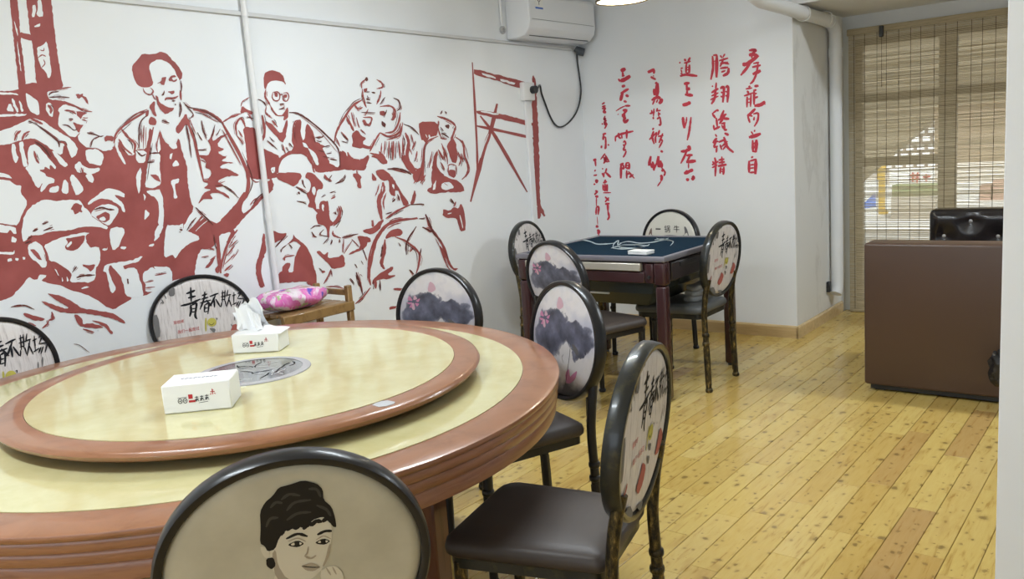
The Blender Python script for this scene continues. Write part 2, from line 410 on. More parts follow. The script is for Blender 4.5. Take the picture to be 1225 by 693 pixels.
cm = None; cx_ = BX0 + .04; i = 0
while cx_ < BX1:
    if cm is None: o = MB().tube([(0, -.004, .006), (0, -.004, 2.14)], .0017, 5).build('cord', CORDM, bl); cm = o
    else: o = cm.copy(); COL.objects.link(o)
    o.location.x = cx_; cx_ += .078 + .012 * math.sin(i * 2.3); i += 1
o = MB().tube([(-1.78, -.012, 2.09), (-1.78, -.012, 1.72)], .0018, 5).build('pull_cord', CORDM, bl)
MB().rbox(-1.795, -1.765, -.03, -.008, 2.08, 2.16, .004, 1).build('cord_lock', BLACKP, bl, 40)

# ------------------------------------------------------------------ street outside
ZG = -.15
def gp(x, y): r = ray(x, y); t = (ZG - CAMH) / r[2]; return CAMP + t * r
struct(MB().box(-14, 14, YWIN + .25, 34, ZG - .1, ZG).build('ground_street', mat('street_concrete', (.72, .71, .69), .8)), 'pale street paving outside')
TAN = mat('tan_board', (.27, .22, .15), .8); FAC = mat('street_facade_paint', (.60, .55, .50), .8)
WB = mat('white_block', (.80, .80, .80), .7)
def pxrect(name, x0, y0, x1, y1, Y, th, m, parent=None):
    a = on_axis(x0, y0, 1, Y); b = on_axis(x1, y1, 1, Y); return MB().box(a[0], b[0], Y, Y + th, min(a[2], b[2]), max(a[2], b[2])).build(name, m, parent)
# opposite building
ob = tag(empty('street_building', (0, 24, ZG)), 'pale building across the street behind the blind', 'building')
MB().box(-14, 10, 0, 2, 0, 6).build('wall', FAC, ob)
for i in range(6): MB().box(-12 + i * 2.6, -10.6 + i * 2.6, -.03, .04, 1.0, 2.3).build('window', mat('dark_street_window', (.08, .09, .1), .2), ob)
# canopy of the neighbouring stair with its sloping edge
pts = [on_axis(x, y, 1, 9.6) for x, y in ((1012, 232), (1116, 142), (1300, 128), (1300, -120), (985, -100))]
cn = tag(empty('sloped_canopy', (0, 0, 0)), 'tan canopy with a sloping lower edge outside the window', 'canopy')
MB().prism([(p[0], p[2]) for p in pts], 9.6, 9.8).build('board', TAN, cn)
for xx in (pts[0][0] - .1, 2.6): MB().box(xx - .05, xx + .05, 9.8, 9.9, ZG, 2.2).build('post', TAN, cn)
fs = tag(empty('shop_fascia', (0, 0, 0)), 'orange tan shop fascia board outside at right of the mullion', 'signboard')
pxrect('board', 1118, 128, 1260, 190, 9.3, .08, mat('fascia_board', (.34, .25, .17), .8), fs)
for xx in (-1.05, 2.4): MB().box(xx - .04, xx + .04, 9.38, 9.44, ZG, 1.5).build('post', TAN, fs)
# white block band on the far building
a = on_axis(1020, 204, 1, 23.9); b = on_axis(1122, 130, 1, 23.9); bwid = (b[0] - a[0]) / 8; bh = (b[2] - a[2]) / 7; proto = None
mo = MB().box(a[0], b[0] + bwid / 2, -.06, 0, a[2] - ZG, b[2] - ZG).build('block_band', mat('mortar_brown', (.25, .2, .17), .9), ob)
for r_ in range(7):
    for c_ in range(8):
        xo = a[0] + c_ * bwid + (bwid / 2 if r_ % 2 else 0)
        if proto is None: o = MB().box(.05, bwid - .05, 0, .08, .04, bh - .04).build('block', WB, mo); proto = o
        else: o = proto.copy(); COL.objects.link(o)
        o.location = (xo, -.14, a[2] - ZG + r_ * bh)
# street things
g = gp(1036, 262); Y = float(g[1])
bn = tag(empty('banner_stand', (0, 0, 0)), 'white street banner board with a blue triangle print', 'banner')
pxrect('board', 1023, 216, 1050, 262, Y, .05, WHITEP, bn)
p = Paint(); fn = lambda x, y: on_axis(x, y, 1, Y - .006)
p.poly('b', [(1027, 250), (1047, 230), (1048, 248)], fn, False); p.d['b'].build('print', BLUEP, bn)
g = gp(1054, 256); yp = tag(empty('yellow_post', tuple(g)), 'yellow street post beside the white banner', 'post')
MB().lathe([(.12, 0), (.12, .06), (.07, .08), (.07, .78), (.09, .80), (.09, .86), (.0, .9)], seg=16).build('post', mat('yellow_paint', (.6, .38, .05), .6), yp, 40)
g = gp(1092, 262); Y = float(g[1])
pl = tag(empty('planter', (0, 0, 0)), 'long grey street planter wall with low hedge', 'planter')
pxrect('trough', 1066, 236, 1118, 262, Y, .5, mat('planter_stone', (.42, .38, .33), .8), pl)
pxrect('hedge', 1067, 222, 1117, 236, Y + .06, .38, mat('hedge_leaf', (.22, .26, .13), .9), pl)
g = gp(1186, 240); Y = float(g[1])
for i, (q, lab) in enumerate((((1172, 222, 1185, 240), 'pinkish carton standing on the street, left of two'), ((1188, 216, 1200, 240), 'taller pinkish carton standing on the street, right of two'))):
    tag(pxrect('street_carton', *q, Y, .5, mat('pink_carton', (.45, .27, .22), .8)), lab, 'carton', 'cartons on the street')
sg = tag(empty('street_sign', (0, 0, 0)), 'white street fascia sign with red lettering', 'sign')
pxrect('board', 1064, 202, 1117, 222, 20, .1, WHITEP, sg)
for xx in (1070, 1112): q = on_axis(xx, 210, 1, 20); MB().box(q[0] - .08, q[0] + .08, 20.1, 20.2, ZG, q[2]).build('post', FAC, sg)
p = Paint(); fn = lambda x, y: on_axis(x, y, 1, 19.98)
for s_ in ([(1092, 206), (1092, 218)], [(1088, 210), (1100, 209)], [(1088, 215), (1100, 214)], [(1098, 206), (1097, 219)], [(1104, 212), (1113, 211)], [(1108, 208), (1108, 217)]): p.stroke('r', s_, 2.4, fn)
p.d['r'].build('lettering', REDINK, sg)

# ------------------------------------------------------------------ pipes and cables
pp = tag(empty('ceiling_pipe', (0, 0, 0)), 'white drain pipe under the lowered ceiling turning down the pillar corner', 'pipe')
PX, PY = -2.030, 6.50
path = [(PX, 4.9, ZC), (PX, 4.9, 2.45), (PX, 4.93, 2.33), (PX, 5.0, 2.25), (PX, 5.1, 2.23), (PX, 5.777, 2.215), (PX, 6.36, 2.20), (PX, 6.44, 2.185), (PX, 6.49, 2.14), (PX, PY, 2.05), (PX, PY, .30), (PX, PY - .005, .24), (PX - .005, PY - .03, .20)]
MB().tube(path, .044, 16).build('pipe', PVC, pp, 50)
MB().tube([(PX, 6.36, 2.2), (PX, 6.40, 2.199)], .050, 16).build('coupling', PVC, pp, 50)
MB().tube([(PX, PY, 2.02), (PX, PY, 1.96)], .050, 16).build('coupling', PVC, pp, 50)
MB().rbox(XP + .004, XP + .03, PY - .10, PY - .06, .22, .30, .004, 1).build('bracket', BLACKP, pp, 40)
for yy in (5.83, 6.28):
    c_ = (PX, yy, 2.212); MB().tube([(c_[0] + .049 * math.cos(a_), yy + .012 * math.sin(a_ * 1.5), c_[2] + .049 * math.sin(a_)) for a_ in np.linspace(0, 6.28, 18)[:-1]], .005, 6, closed=True).build('tie', WHITEP, pp, 60)

vp = tag(empty('wall_pipe', (XW + .020, 2.695, 0)), 'thin white vertical pipe running down through the red mural', 'pipe')
MB().tube([(0, 0, 0), (0, 0, ZC)], .0155, 12).build('pipe', PVC, vp, 50)
for zz in (2.235, 1.2): MB().tube([(0, 0, zz - .02), (0, 0, zz + .02)], .0185, 12).build('coupling', PVC, vp, 50)
cd = MB().rbox(XW, XW + .014, 1.0, 5.655, -.011, .011, .003, 1)
c2 = cd.build('cable_conduit', mat('grey_conduit', (.62, .63, .64), .5), None, 40); c2.location = (0, 0, 2.239); c2.rotation_euler = (0, 0, 0)
me = c2.data
for v in me.vertices: v.co.z += -.0125 * (v.co.y - 2.0)
tag(c2, 'thin grey horizontal conduit strip high on the mural wall', 'conduit')

# air conditioner
ac = tag(empty('air_conditioner', (XW, 4.865, 0)), 'white wall mounted air conditioner near the corner', 'air conditioner')
prof = [(0, 2.222), (.10, 2.222), (.155, 2.236), (.195, 2.275), (.208, 2.33), (.205, 2.50), (.185, 2.525), (0, 2.525)]
m = MB(); m.prism([(a_, b_) for a_, b_ in prof], 0, .845, 'y'); o = m.build('body', ACW, ac)
bv = o.modifiers.new('bevel', 'BEVEL'); bv.width = .012; bv.segments = 3; bv.limit_method = 'ANGLE'
MB().box(.2085, .2105, .03, .815, 2.338, 2.341).build('panel_seam', mat('seam_grey', (.25, .26, .28), .6), ac)
MB().add([(.158, .05, 2.2335), (.160, .05, 2.2322), (.160, .80, 2.2322), (.158, .80, 2.2335), (.161, .05, 2.2375), (.163, .05, 2.2362), (.163, .80, 2.2362), (.161, .80, 2.2375)],
         [(0, 1, 2, 3), (4, 7, 6, 5), (0, 4, 5, 1), (1, 5, 6, 2), (2, 6, 7, 3), (3, 7, 4, 0)]).build('louvre_gap', BLACKP, ac)
lab = MB().box(.2065, .2095, .075, .165, 2.41, 2.52).build('energy_label', WHITEP, ac)
MB().box(.2095, .2102, .075, .165, 2.41, 2.422).build('label_band', BLUEP, lab); MB().box(.2095, .2102, .075, .165, 2.490, 2.52).build('label_band', BLUEP, lab)
p = Paint(); f2 = lambda a_, b_: (.2100, .12 + a_, 2.455 + b_)
for s_ in ([(-.02, .02), (0, 0)], [(.02, .02), (0, 0)], [(0, 0), (0, -.02)], [(.02, .03), (.035, .02)]): p.stroke('k', s_, .006, f2)
p.d['k'].build('label_print', INK, lab)
MB().tube([(.02, .83, 2.20), (.05, .85, 2.175), (.075, .87, 2.165)], [.022, .032, .03], 12).build('insulated_pipe', DGREY, ac, 50)
dp = tag(empty('drain_tube', (XW, 4.80, 0)), 'thin white drain tube left of the air conditioner', 'pipe')
MB().tube([(.012, 0, ZC), (.012, 0, 2.31)], .011, 8).build('tube', PVC, dp, 50)
MB().lathe([(.0, 0), (.026, 0), (.028, .006), (.026, .016), (.014, .017), (.012, .004), (0, .004)], seg=18, cap=False).build('wall_flange', mat('grey_flange', (.45, .45, .46), .5), dp, 40).matrix_local = Matrix.Translation((.0, .012, 2.285)) @ Matrix.Rotation(R_(90), 4, 'Y')

# outlet, trunking, cable
ou = tag(empty('power_socket', (XW, 5.035, 0)), 'white wall socket with black plug on the painted easel', 'socket')
MB().rbox(0, .042, -.065, .065, 1.80, 1.93, .008, 2).build('box', PVC, ou, 40)
MB().tube([(.042, .03, 1.875), (.078, .03, 1.875)], .028, 12).build('plug', BLACKP, ou, 50)
tk = tag(MB().rbox(XW, XW + .022, 5.005, 5.060, .09, 1.80, .003, 1).build('cable_trunking', PVC, None, 40), 'white cable trunking strip running down below the socket', 'trunking')
pts = [(690, 62), (691, 75), (693, 90), (695, 108), (693, 124), (688, 137), (680, 147), (671, 152), (664, 149), (658, 139), (653, 126), (648, 112), (646, 102), (642, 98)]
cp = [on_axis(x, y, 0, XW + .012) for x, y in pts]; cp[-1] = np.array([XW + .068, 5.096, 1.880])
tag(MB().tube([tuple(q) for q in smooth_path(cp, 4)], .0065, 8).build('power_cable', BLACKP, None, 60), 'black power cable looping from air conditioner to socket', 'cable')

# ------------------------------------------------------------------ lamps
SHADE = mat('cream_lamp_glass', (.9, .85, .7), .4, emit=(1, .9, .68), estr=1.6)
lp = tag(empty('pendant_lamp', (-2.63, 4.51, 0)), 'cream pendant lamp hanging over the mahjong table', 'lamp')
MB().lathe([(.05, 2.47), (.11, 2.42), (.145, 2.35), (.155, 2.275), (.149, 2.275), (.139, 2.35), (.104, 2.414), (.05, 2.46)], seg=40, cap=False).build('lamp_shade', SHADE, lp, 50)
MB().lathe([(.156, 2.268), (.160, 2.272), (.160, 2.282), (.154, 2.282)], seg=40, cap=False).build('shade_ring', mat('dark_brass', (.08, .06, .03), .4, metal=.6), lp, 50)
MB().lathe([(.0, 2.45), (.055, 2.45), (.055, 2.49), (.012, 2.51), (.012, ZC - .03), (.05, ZC - .02), (.05, ZC)], seg=20, cap=False).build('stem', BLACKP, lp, 40)
MB().lathe([(0, 2.33), (.03, 2.345), (.04, 2.38), (.025, 2.42), (0, 2.45)], seg=16, cap=False).build('bulb', mat('bulb', (1, 1, 1), .4, emit=(1, .93, .8), estr=12), lp, 60)
def lamp_light(name, loc, power, size, col, rot=(0, 0, 0), sy=None):
    l = bpy.data.lights.new(name, 'AREA'); l.energy = power; l.color = col; l.shape = 'RECTANGLE'; l.size = size; l.size_y = sy or size
    o = bpy.data.objects.new(name, l); COL.objects.link(o); o.location = loc; o.rotation_euler = rot; return o
l = bpy.data.lights.new('pendant_light', 'POINT'); l.energy = 10; l.color = (1, .92, .78); l.shadow_soft_size = .05
o = bpy.data.objects.new('pendant_light', l); COL.objects.link(o); o.location = (-2.63, 4.51, 2.31)
TUBE = mat('tube_light', (1, 1, 1), .4, emit=(.88, .95, 1), estr=6)  # tube fixtures out of view, added to brighten the room
for i, (lx, ly, lw, lab) in enumerate(((-2.1, 2.9, 62, 'ceiling tube light nearest the mahjong table'), (-2.0, .1, 62, 'ceiling tube light over the round table side'), (.3, 5.2, 75, 'ceiling tube light over the brown sofa'))):  # last one is placed to brighten the pillar side in the window bay
    e = tag(empty('ceiling_tube_light', (lx, ly, ZC)), lab, 'lamp', 'ceiling tube lights')
    MB().rbox(-.64, .64, -.06, .06, -.045, 0, .006, 1).build('housing', PVC, e, 40)
    for s in (-.03, .03): MB().tube([(-.6, s, -.062), (.6, s, -.062)], .014, 10).build('tube', TUBE, e, 50)
    lamp_light('tube_light_glow', (lx, ly, ZC - .085), lw, 1.2, (.86, .94, 1), sy=.14)

# ------------------------------------------------------------------ round dining table
TC = (-2.34, 1.465); TZ = .77; TR = 1.04
rt = tag(empty('round_table', (TC[0], TC[1], 0)), 'large round dining table with cream top and reddish wood rim', 'table')
prof = [(.925, TZ - .045), (.925, TZ - .001), (.932, TZ), (1.030, TZ), (1.038, TZ - .003), (1.04, TZ - .009), (1.038, TZ - .017), (1.033, TZ - .020), (1.035, TZ - .024), (1.035, TZ - .040),
        (1.033, TZ - .043), (1.028, TZ - .046), (1.031, TZ - .050), (1.030, TZ - .070), (1.027, TZ - .073), (1.022, TZ - .076), (1.025, TZ - .080), (1.022, TZ - .116), (1.0, TZ - .122), (.94, TZ - .122), (.925, TZ - .045)]
MB().lathe(prof, seg=128, cap=False).build('rim', RIM, rt, 50)
MB().lathe([(.924, TZ - .045), (.924, TZ + .0004)], seg=128).build('table_top', MARBLE, rt, 50)
MB().lathe([(.30, TZ - .06), (.93, TZ - .06), (.93, TZ - .046), (.30, TZ - .046)], seg=64, cap=False).build('underframe', DARKW, rt, 40)
for a_ in (8, 80, 220, 300):
    ax, ay = .74 * math.cos(R_(a_)), .74 * math.sin(R_(a_))
    M_ = Matrix.Translation((ax, ay, 0)) @ Matrix.Rotation(R_(a_), 4, 'Z')
    mm = MB().rbox(-.035, .035, -.035, .035, 0, TZ - .06, .006, 1, M_); mm.build('leg', DARKW, rt, 40)
# lazy susan
SCx, SCy, SZ = -2.262, 1.495, .825; SR = .712
ls = tag(empty('lazy_susan', (SCx, SCy, 0)), 'cream rotating serving disc with wood rim on the round table', 'lazy susan')
MB().lathe([(0, TZ + .0005), (.22, TZ + .0005), (.22, TZ + .02), (.0, TZ + .02)], seg=40, cap=False).build('swivel_base', BLACKP, ls, 40)
MB().lathe([(.632, SZ - .020), (.632, SZ - .001), (.638, SZ), (.700, SZ), (.708, SZ - .004), (.712, SZ - .012), (.706, SZ - .022), (.694, SZ - .030), (.66, SZ - .035), (.20, SZ - .035), (.20, SZ - .030), (.632, SZ - .020)], seg=128, cap=False).build('rim', RIM, ls, 50)
MB().lathe([(.631, SZ - .018), (.631, SZ + .0004)], seg=128).build('serving_top', MARBLE, ls, 50)
cd_ = MB().lathe([(0, SZ + .0005), (.152, SZ + .0005), (.152, SZ + .003), (0, SZ + .003)], seg=64, cap=False).build('centre_glass', GREYG, ls, 50)
MB().lathe([(.150, SZ + .0006), (.178, SZ + .0006), (.177, SZ + .0034), (.165, SZ + .0044), (.152, SZ + .0040)], seg=64, cap=False).build('centre_ring', mat('pale_metal_ring', (.50, .50, .52), .25, metal=.3), cd_, 50)
p = Paint(); frng = random.Random(5)
for i in range(26):
    a0 = frng.uniform(0, 6.28); r0 = frng.uniform(.03, .125); q = [(r0 * math.cos(a0), r0 * math.sin(a0))]
    d = frng.uniform(0, 6.28)
    for j in range(3): d += frng.uniform(-.6, .6); q.append((q[-1][0] + .022 * math.cos(d), q[-1][1] + .022 * math.sin(d)))
    if all(math.hypot(*k_) < .142 for k_ in q): p.stroke('w' if i % 2 else 'k', q, .005, lambda x, y: (x, y, SZ + .0036))
tag(p.d['w'].build('pale_print', mat('pale_grey_print', (.5, .5, .52), .3), cd_), kind='stuff'); tag(p.d['k'].build('dark_print', INK, cd_), kind='stuff')
a_ = math.atan2(1.428 - SCy, -1.575 - SCx); st = MB().add([(math.cos(a_ + t_) * r_ * 1., math.sin(a_ + t_) * r_, SZ + zz) for zz in (.0004, .0014) for t_, r_ in ((-.035, .645), (-.012, .638), (.02, .638), (.04, .648), (.04, .678), (.02, .688), (-.015, .686), (-.035, .675))],
     [list(range(8))[::-1], list(range(8, 16))] + [(i, (i + 1) % 8, 8 + (i + 1) % 8, 8 + i) for i in range(8)]).build('sticker', mat('grey_sticker', (.50, .51, .53), .35), ls)

# ------------------------------------------------------------------ tissue boxes
def tissue_box(loc, rz, L, D, H, label, tissue):
    e = tag(empty('tissue_box', loc, rz), label, 'tissue box', 'tissue boxes on the lazy susan')
    MB().rbox(0, L, 0, D, 0, H, .003, 1).build('box', WHITEP, e, 40)
    p = Paint(); s = L / .175; f = lambda u, v: (L * .5 + u * s, -.0006, H * .42 + v * s)
    # line logo: two ringed marks, red block and characters
    for cx_ in (-.043, -.030): p.stroke('k', [(cx_ + .005 * math.cos(t_), .0 + .006 * math.sin(t_)) for t_ in np.linspace(0, 6.3, 10)], .0018, f, 1)
    for cx_ in (-.043, -.030): p.stroke('k', [(cx_ - .002, 0), (cx_ + .002, 0)], .003, f, 1)
    p.stroke('k', [(-.048, .009), (-.025, .009)], .0012, f, 1)
    p.poly('r', [(-.021, .004), (-.010, .004), (-.010, .016), (-.021, .016)], f, False); p.poly('r', [(-.021, -.006), (-.004, -.006), (-.004, 0), (-.021, 0)], f, False)
    for i, cx_ in enumerate((0, .013, .026)):
        for q in ([(-.005, .006), (.005, .007)], [(0, .010), (-.001, -.005)], [(-.005, .001), (.005, .002)], [(.001, .002), (.005, -.005)], [(-.001, .002), (-.005, -.005)]): p.stroke('k', [(cx_ + a, b + i * .001) for a, b in q], .0018, f, 1)
    p.stroke('k', [(.004, -.009), (.028, -.007)], .0012, f, 1)
    for q in ([(.036, .018), (.048, .018)], [(.042, .026), (.042, .010)], [(.038, .014), (.036, .010)], [(.046, .014), (.049, .011)], [(.040, .022), (.045, .022)]): p.stroke('r', q, .002, f, 1)
    tag(p.d['k'].build('black_print', INK, e), kind='stuff'); tag(p.d['r'].build('red_print', REDINK, e), kind='stuff')
    p = Paint(); f = lambda u, v: (L * .5 + u, D * .5 + v, H + .0006)
    for i in range(9 if not tissue else 0):
        u = -.05 + i * .011; p.stroke('b', [(u, -.005), (u + .006, .006)], .003, f, 1); p.stroke('b', [(u - .002, .003), (u + .007, .001)], .002, f, 1)
    for i in range(5): p.stroke('b', [(.025 + i * .008, -.04), (.029 + i * .008, -.038)], .002, f, 1)
    tag(p.d['b'].build('top_print', mat('violet_print', (.10, .10, .25), .6), e), kind='stuff')
    if tissue:
        # collapsed top with a crumpled pull-out tissue
        rg = random.Random(11); n1, n2 = 22, 14; vs = []; fs = []
        for i in range(n1 + 1):
            for j in range(n2 + 1):
                u = i / n1; v = j / n2; x_ = -.004 + u * (L + .012); y_ = .004 + v * (D + .004)
                b_ = math.sin(math.pi * u) ** .6 * math.sin(math.pi * v) ** .5
                z_ = H - .004 + .022 * b_ + .006 * math.sin(9 * u + 5 * v) * b_
                vs.append((x_, y_, z_))
        for i in range(n1):
            for j in range(n2): q = i * (n2 + 1) + j; fs.append((q, q + n2 + 1, q + n2 + 2, q + 1))
        MB().add(vs, fs).build('film_top', mat('glossy_white_film', (.84, .85, .86), .25), e, 80)
        for q_, (sx, oy, ph, hh, tw) in enumerate(((.060, .0, 0., .098, .010), (.052, .016, 1.3, .082, -.012), (.045, -.018, 2.4, .070, .014))):
            vs = []; fs = []; n1, n2 = 26, 14
            for i in range(n1 + 1):
                u = -1 + 2 * i / n1
                for j in range(n2 + 1):
                    v = j / n2; wd = sx * (1.05 - .75 * v + .55 * v * v)
                    x_ = L * .40 + u * wd - .020 * v + tw * v; y_ = D * .5 + oy * (1 - .5 * v) + (.020 - .008 * v) * math.sin(3.0 * u + ph + 1.2 * v) + .004 * math.sin(9 * u + 4 * v)
                    z_ = H + .010 + hh * v * (1 - .22 * u * u + .14 * math.sin(3.4 * u + ph)) + .003 * math.sin(11 * u + 6 * v)
                    vs.append((x_, y_, z_))
            for i in range(n1):
                for j in range(n2): q = i * (n2 + 1) + j; fs.append((q, q + n2 + 1, q + n2 + 2, q + 1))
            MB().add(vs, fs).build('tissue', TISSUE, e, 80)
    return e
tissue_box((-2.088, 1.097, SZ + .0012), math.atan2(1.22 - 1.097, -1.963 + 2.088), .176, .12, .078, 'closed white tissue box nearest the front of the lazy susan', False)
tissue_box((-2.549, 1.615, SZ + .0012), math.atan2(1.706 - 1.615, -2.414 + 2.549), .165, .105, .066, 'white tissue box with crumpled tissue pulled out of the top', True)

# ------------------------------------------------------------------ chairs
CA, CB, CZ, CT, CDp, CYS = .24, .22, .75, .12, .045, -.05
_ct, _st = math.cos(CT), math.sin(CT)
def disc(side, u, v, off=0.):
    """metres on the back-rest face -> chair space"""
    s = CDp / 2 - .004 + off
    if side == 'back': s = -s; X = u
    else: X = -u
    return (X, CYS + s * _ct - v * _st, CZ + v * _ct + s * _st)
def chair_uv(pose, side, px, py):
    x, y, yaw = pose; s = (CDp / 2 - .004) * (1 if side == 'front' else -1)
    ex = np.array([math.cos(yaw), math.sin(yaw), 0]); fy = np.array([-math.sin(yaw), math.cos(yaw), 0]); ez = np.array([0, 0, 1.])
    nr = fy * _ct + ez * _st; up = -fy * _st + ez * _ct; c = np.array([x, y, 0]) + fy * CYS + ez * CZ + nr * s
    p = on_plane(px, py, c, nr) - c; u = float(p @ ex)
    return (-u if side == 'front' else u), float(p @ up)
POSE = dict(ch0=(-3.45, 1.213, -1.438), ch1=(-3.640, 2.170, -2.02), ch3=(-2.533, 2.578, -3.117), lotN=(-1.769, 2.427, -3.569), rc=(-1.071, 1.722, -4.468),
            aud=(-1.250, .868, .934), leftc=(-3.456, 4.59, -1.427), lotM=(-2.577, 3.662, -.264), backc=(-2.801, 5.243, -3.308), rightc=(-2.121, 4.525, 1.577))
# --- printed cover materials
def m_lotus():
    m = mat('lotus_print', (.75, .72, .75), .45); t = NT(m)
    tc = t.n('ShaderNodeUVMap'); sx = t.n('ShaderNodeSeparateXYZ')
    nz = t.n('ShaderNodeTexNoise'); nz.inputs['Scale'].default_value = 3.4; nz.inputs['Detail'].default_value = 6; t.l(tc.outputs[0], nz.inputs['Vector'])
    nv = t.n('ShaderNodeVectorMath', operation='MULTIPLY_ADD'); t.l(nz.outputs['Color'], nv.inputs[0]); nv.inputs[1].default_value = (.5, .5, .5); t.l(tc.outputs[0], nv.inputs[2])
    t.l(nv.outputs[0], sx.inputs[0])
    def blob(cx, cy, rx, ry):
        a = t.math('DIVIDE', t.math('SUBTRACT', sx.outputs[0], cx + .25), rx); b = t.math('DIVIDE', t.math('SUBTRACT', sx.outputs[1], cy + .25), ry)
        return t.math('SQRT', t.math('ADD', t.math('MULTIPLY', a, a), t.math('MULTIPLY', b, b)))
    base = t.ramp(nz.outputs['Fac'], [(.3, (.62, .62, .68)), (.5, (.76, .74, .76)), (.7, (.72, .70, .70))])
    d1 = blob(-.35, .08, .50, .36); d2 = blob(.42, .14, .48, .24); d3 = blob(-.15, .32, .34, .22); d4 = blob(.5, -.10, .16, .16); d5 = blob(.45, -.95, 1.0, .40)
    dm = t.math('MINIMUM', t.math('MINIMUM', d1, d2), t.math('MINIMUM', d3, d4))
    wash = t.ramp(t.math('MINIMUM', blob(-.6, .0, .55, .5), blob(.65, .2, .6, .4)), [(.3, W3(.8)), (1.1, W3(0))])
    c = t.mix(wash, base, (.40, .42, .55))
    c = t.mix(t.ramp(dm, [(.80, W3(1)), (.93, W3(.75)), (1.04, W3(0))]), c, t.ramp(nz.outputs['Fac'], [(.35, (.055, .06, .085)), (.6, (.15, .16, .23)), (.75, (.28, .29, .38))]))
    c = t.mix(t.ramp(d5, [(.55, W3(.95)), (1.05, W3(0))]), c, (.10, .095, .11))
    t.l(c, t.b.inputs['Base Color']); return m
def m_boards():
    m = mat('whitewashed_board_print', (.6, .57, .55), .5); t = NT(m)
    tc = t.n('ShaderNodeUVMap'); mp = t.n('ShaderNodeMapping'); mp.inputs['Scale'].default_value = (14, 1.0, 1); t.l(tc.outputs[0], mp.inputs[0])
    n = t.noise(mp.outputs[0], 2.2, 6, .7)
    c = t.ramp(n, [(.30, (.22, .20, .20)), (.38, (.50, .46, .45)), (.5, (.66, .62, .61)), (.7, (.70, .67, .66))])
    t.l(c, t.b.inputs['Base Color']); return m
LOTUS = m_lotus(); BOARDS = m_boards()
CREAM = mat('cream_cover', (.72, .71, .64), .5)
def m_sepia():
    m = mat('sepia_photo_cover', (.60, .54, .42), .6, spec=.2); t = NT(m); n = t.noise(t.coord(), 9, 4)
    t.l(t.ramp(n, [(.35, (.48, .445, .33)), (.65, (.57, .53, .40))]), t.b.inputs['Base Color']); return m
SEPIA = m_sepia()
# --- ink drawn once in metres on the face, per design: {(material, layer): shapes}
def ink_lotus():
    L = []; q = lambda a, b: chair_uv(POSE['lotN'], 'front', 630 + a / 4.62, 335 + b / 4.62)
    P = lambda k, *pts: L.append(('P', k, [q(*z) for z in pts])); S = lambda k, wd, *pts: L.append(('S', k, wd, [q(*z) for z in pts]))
    P(PINKINK, (73, 195), (82, 163), (100, 205)); P(PALEPINK, (98, 200), (106, 163), (120, 195)); P(PINKINK, (108, 205), (132, 190), (122, 218)); P(PINKINK, (68, 208), (98, 212), (84, 226))
    P(PALEPINK, (86, 222), (102, 214), (106, 262), (94, 262)); P(PINKINK, (104, 216), (127, 226), (114, 246)); P(PINKINK, (92, 218), (78, 245), (95, 243))
    P(PALEPINK, (165, 150), (178, 88), (197, 108), (206, 148), (182, 165))
    P(PINKINK, (215, 515), (235, 488), (240, 540), (256, 520), (282, 500), (270, 550), (240, 575), (218, 570))
    S(INK, .0030, (243, 350), (238, 420), (228, 490), (215, 580)); S(GREYINK, .0022, (205, 410), (196, 430), (205, 460)); S(GREYINK, .003, (245, 380), (280, 400), (300, 440))
    P(GREYINK, (250, 350), (270, 365), (288, 395), (280, 425), (262, 395))
    return L
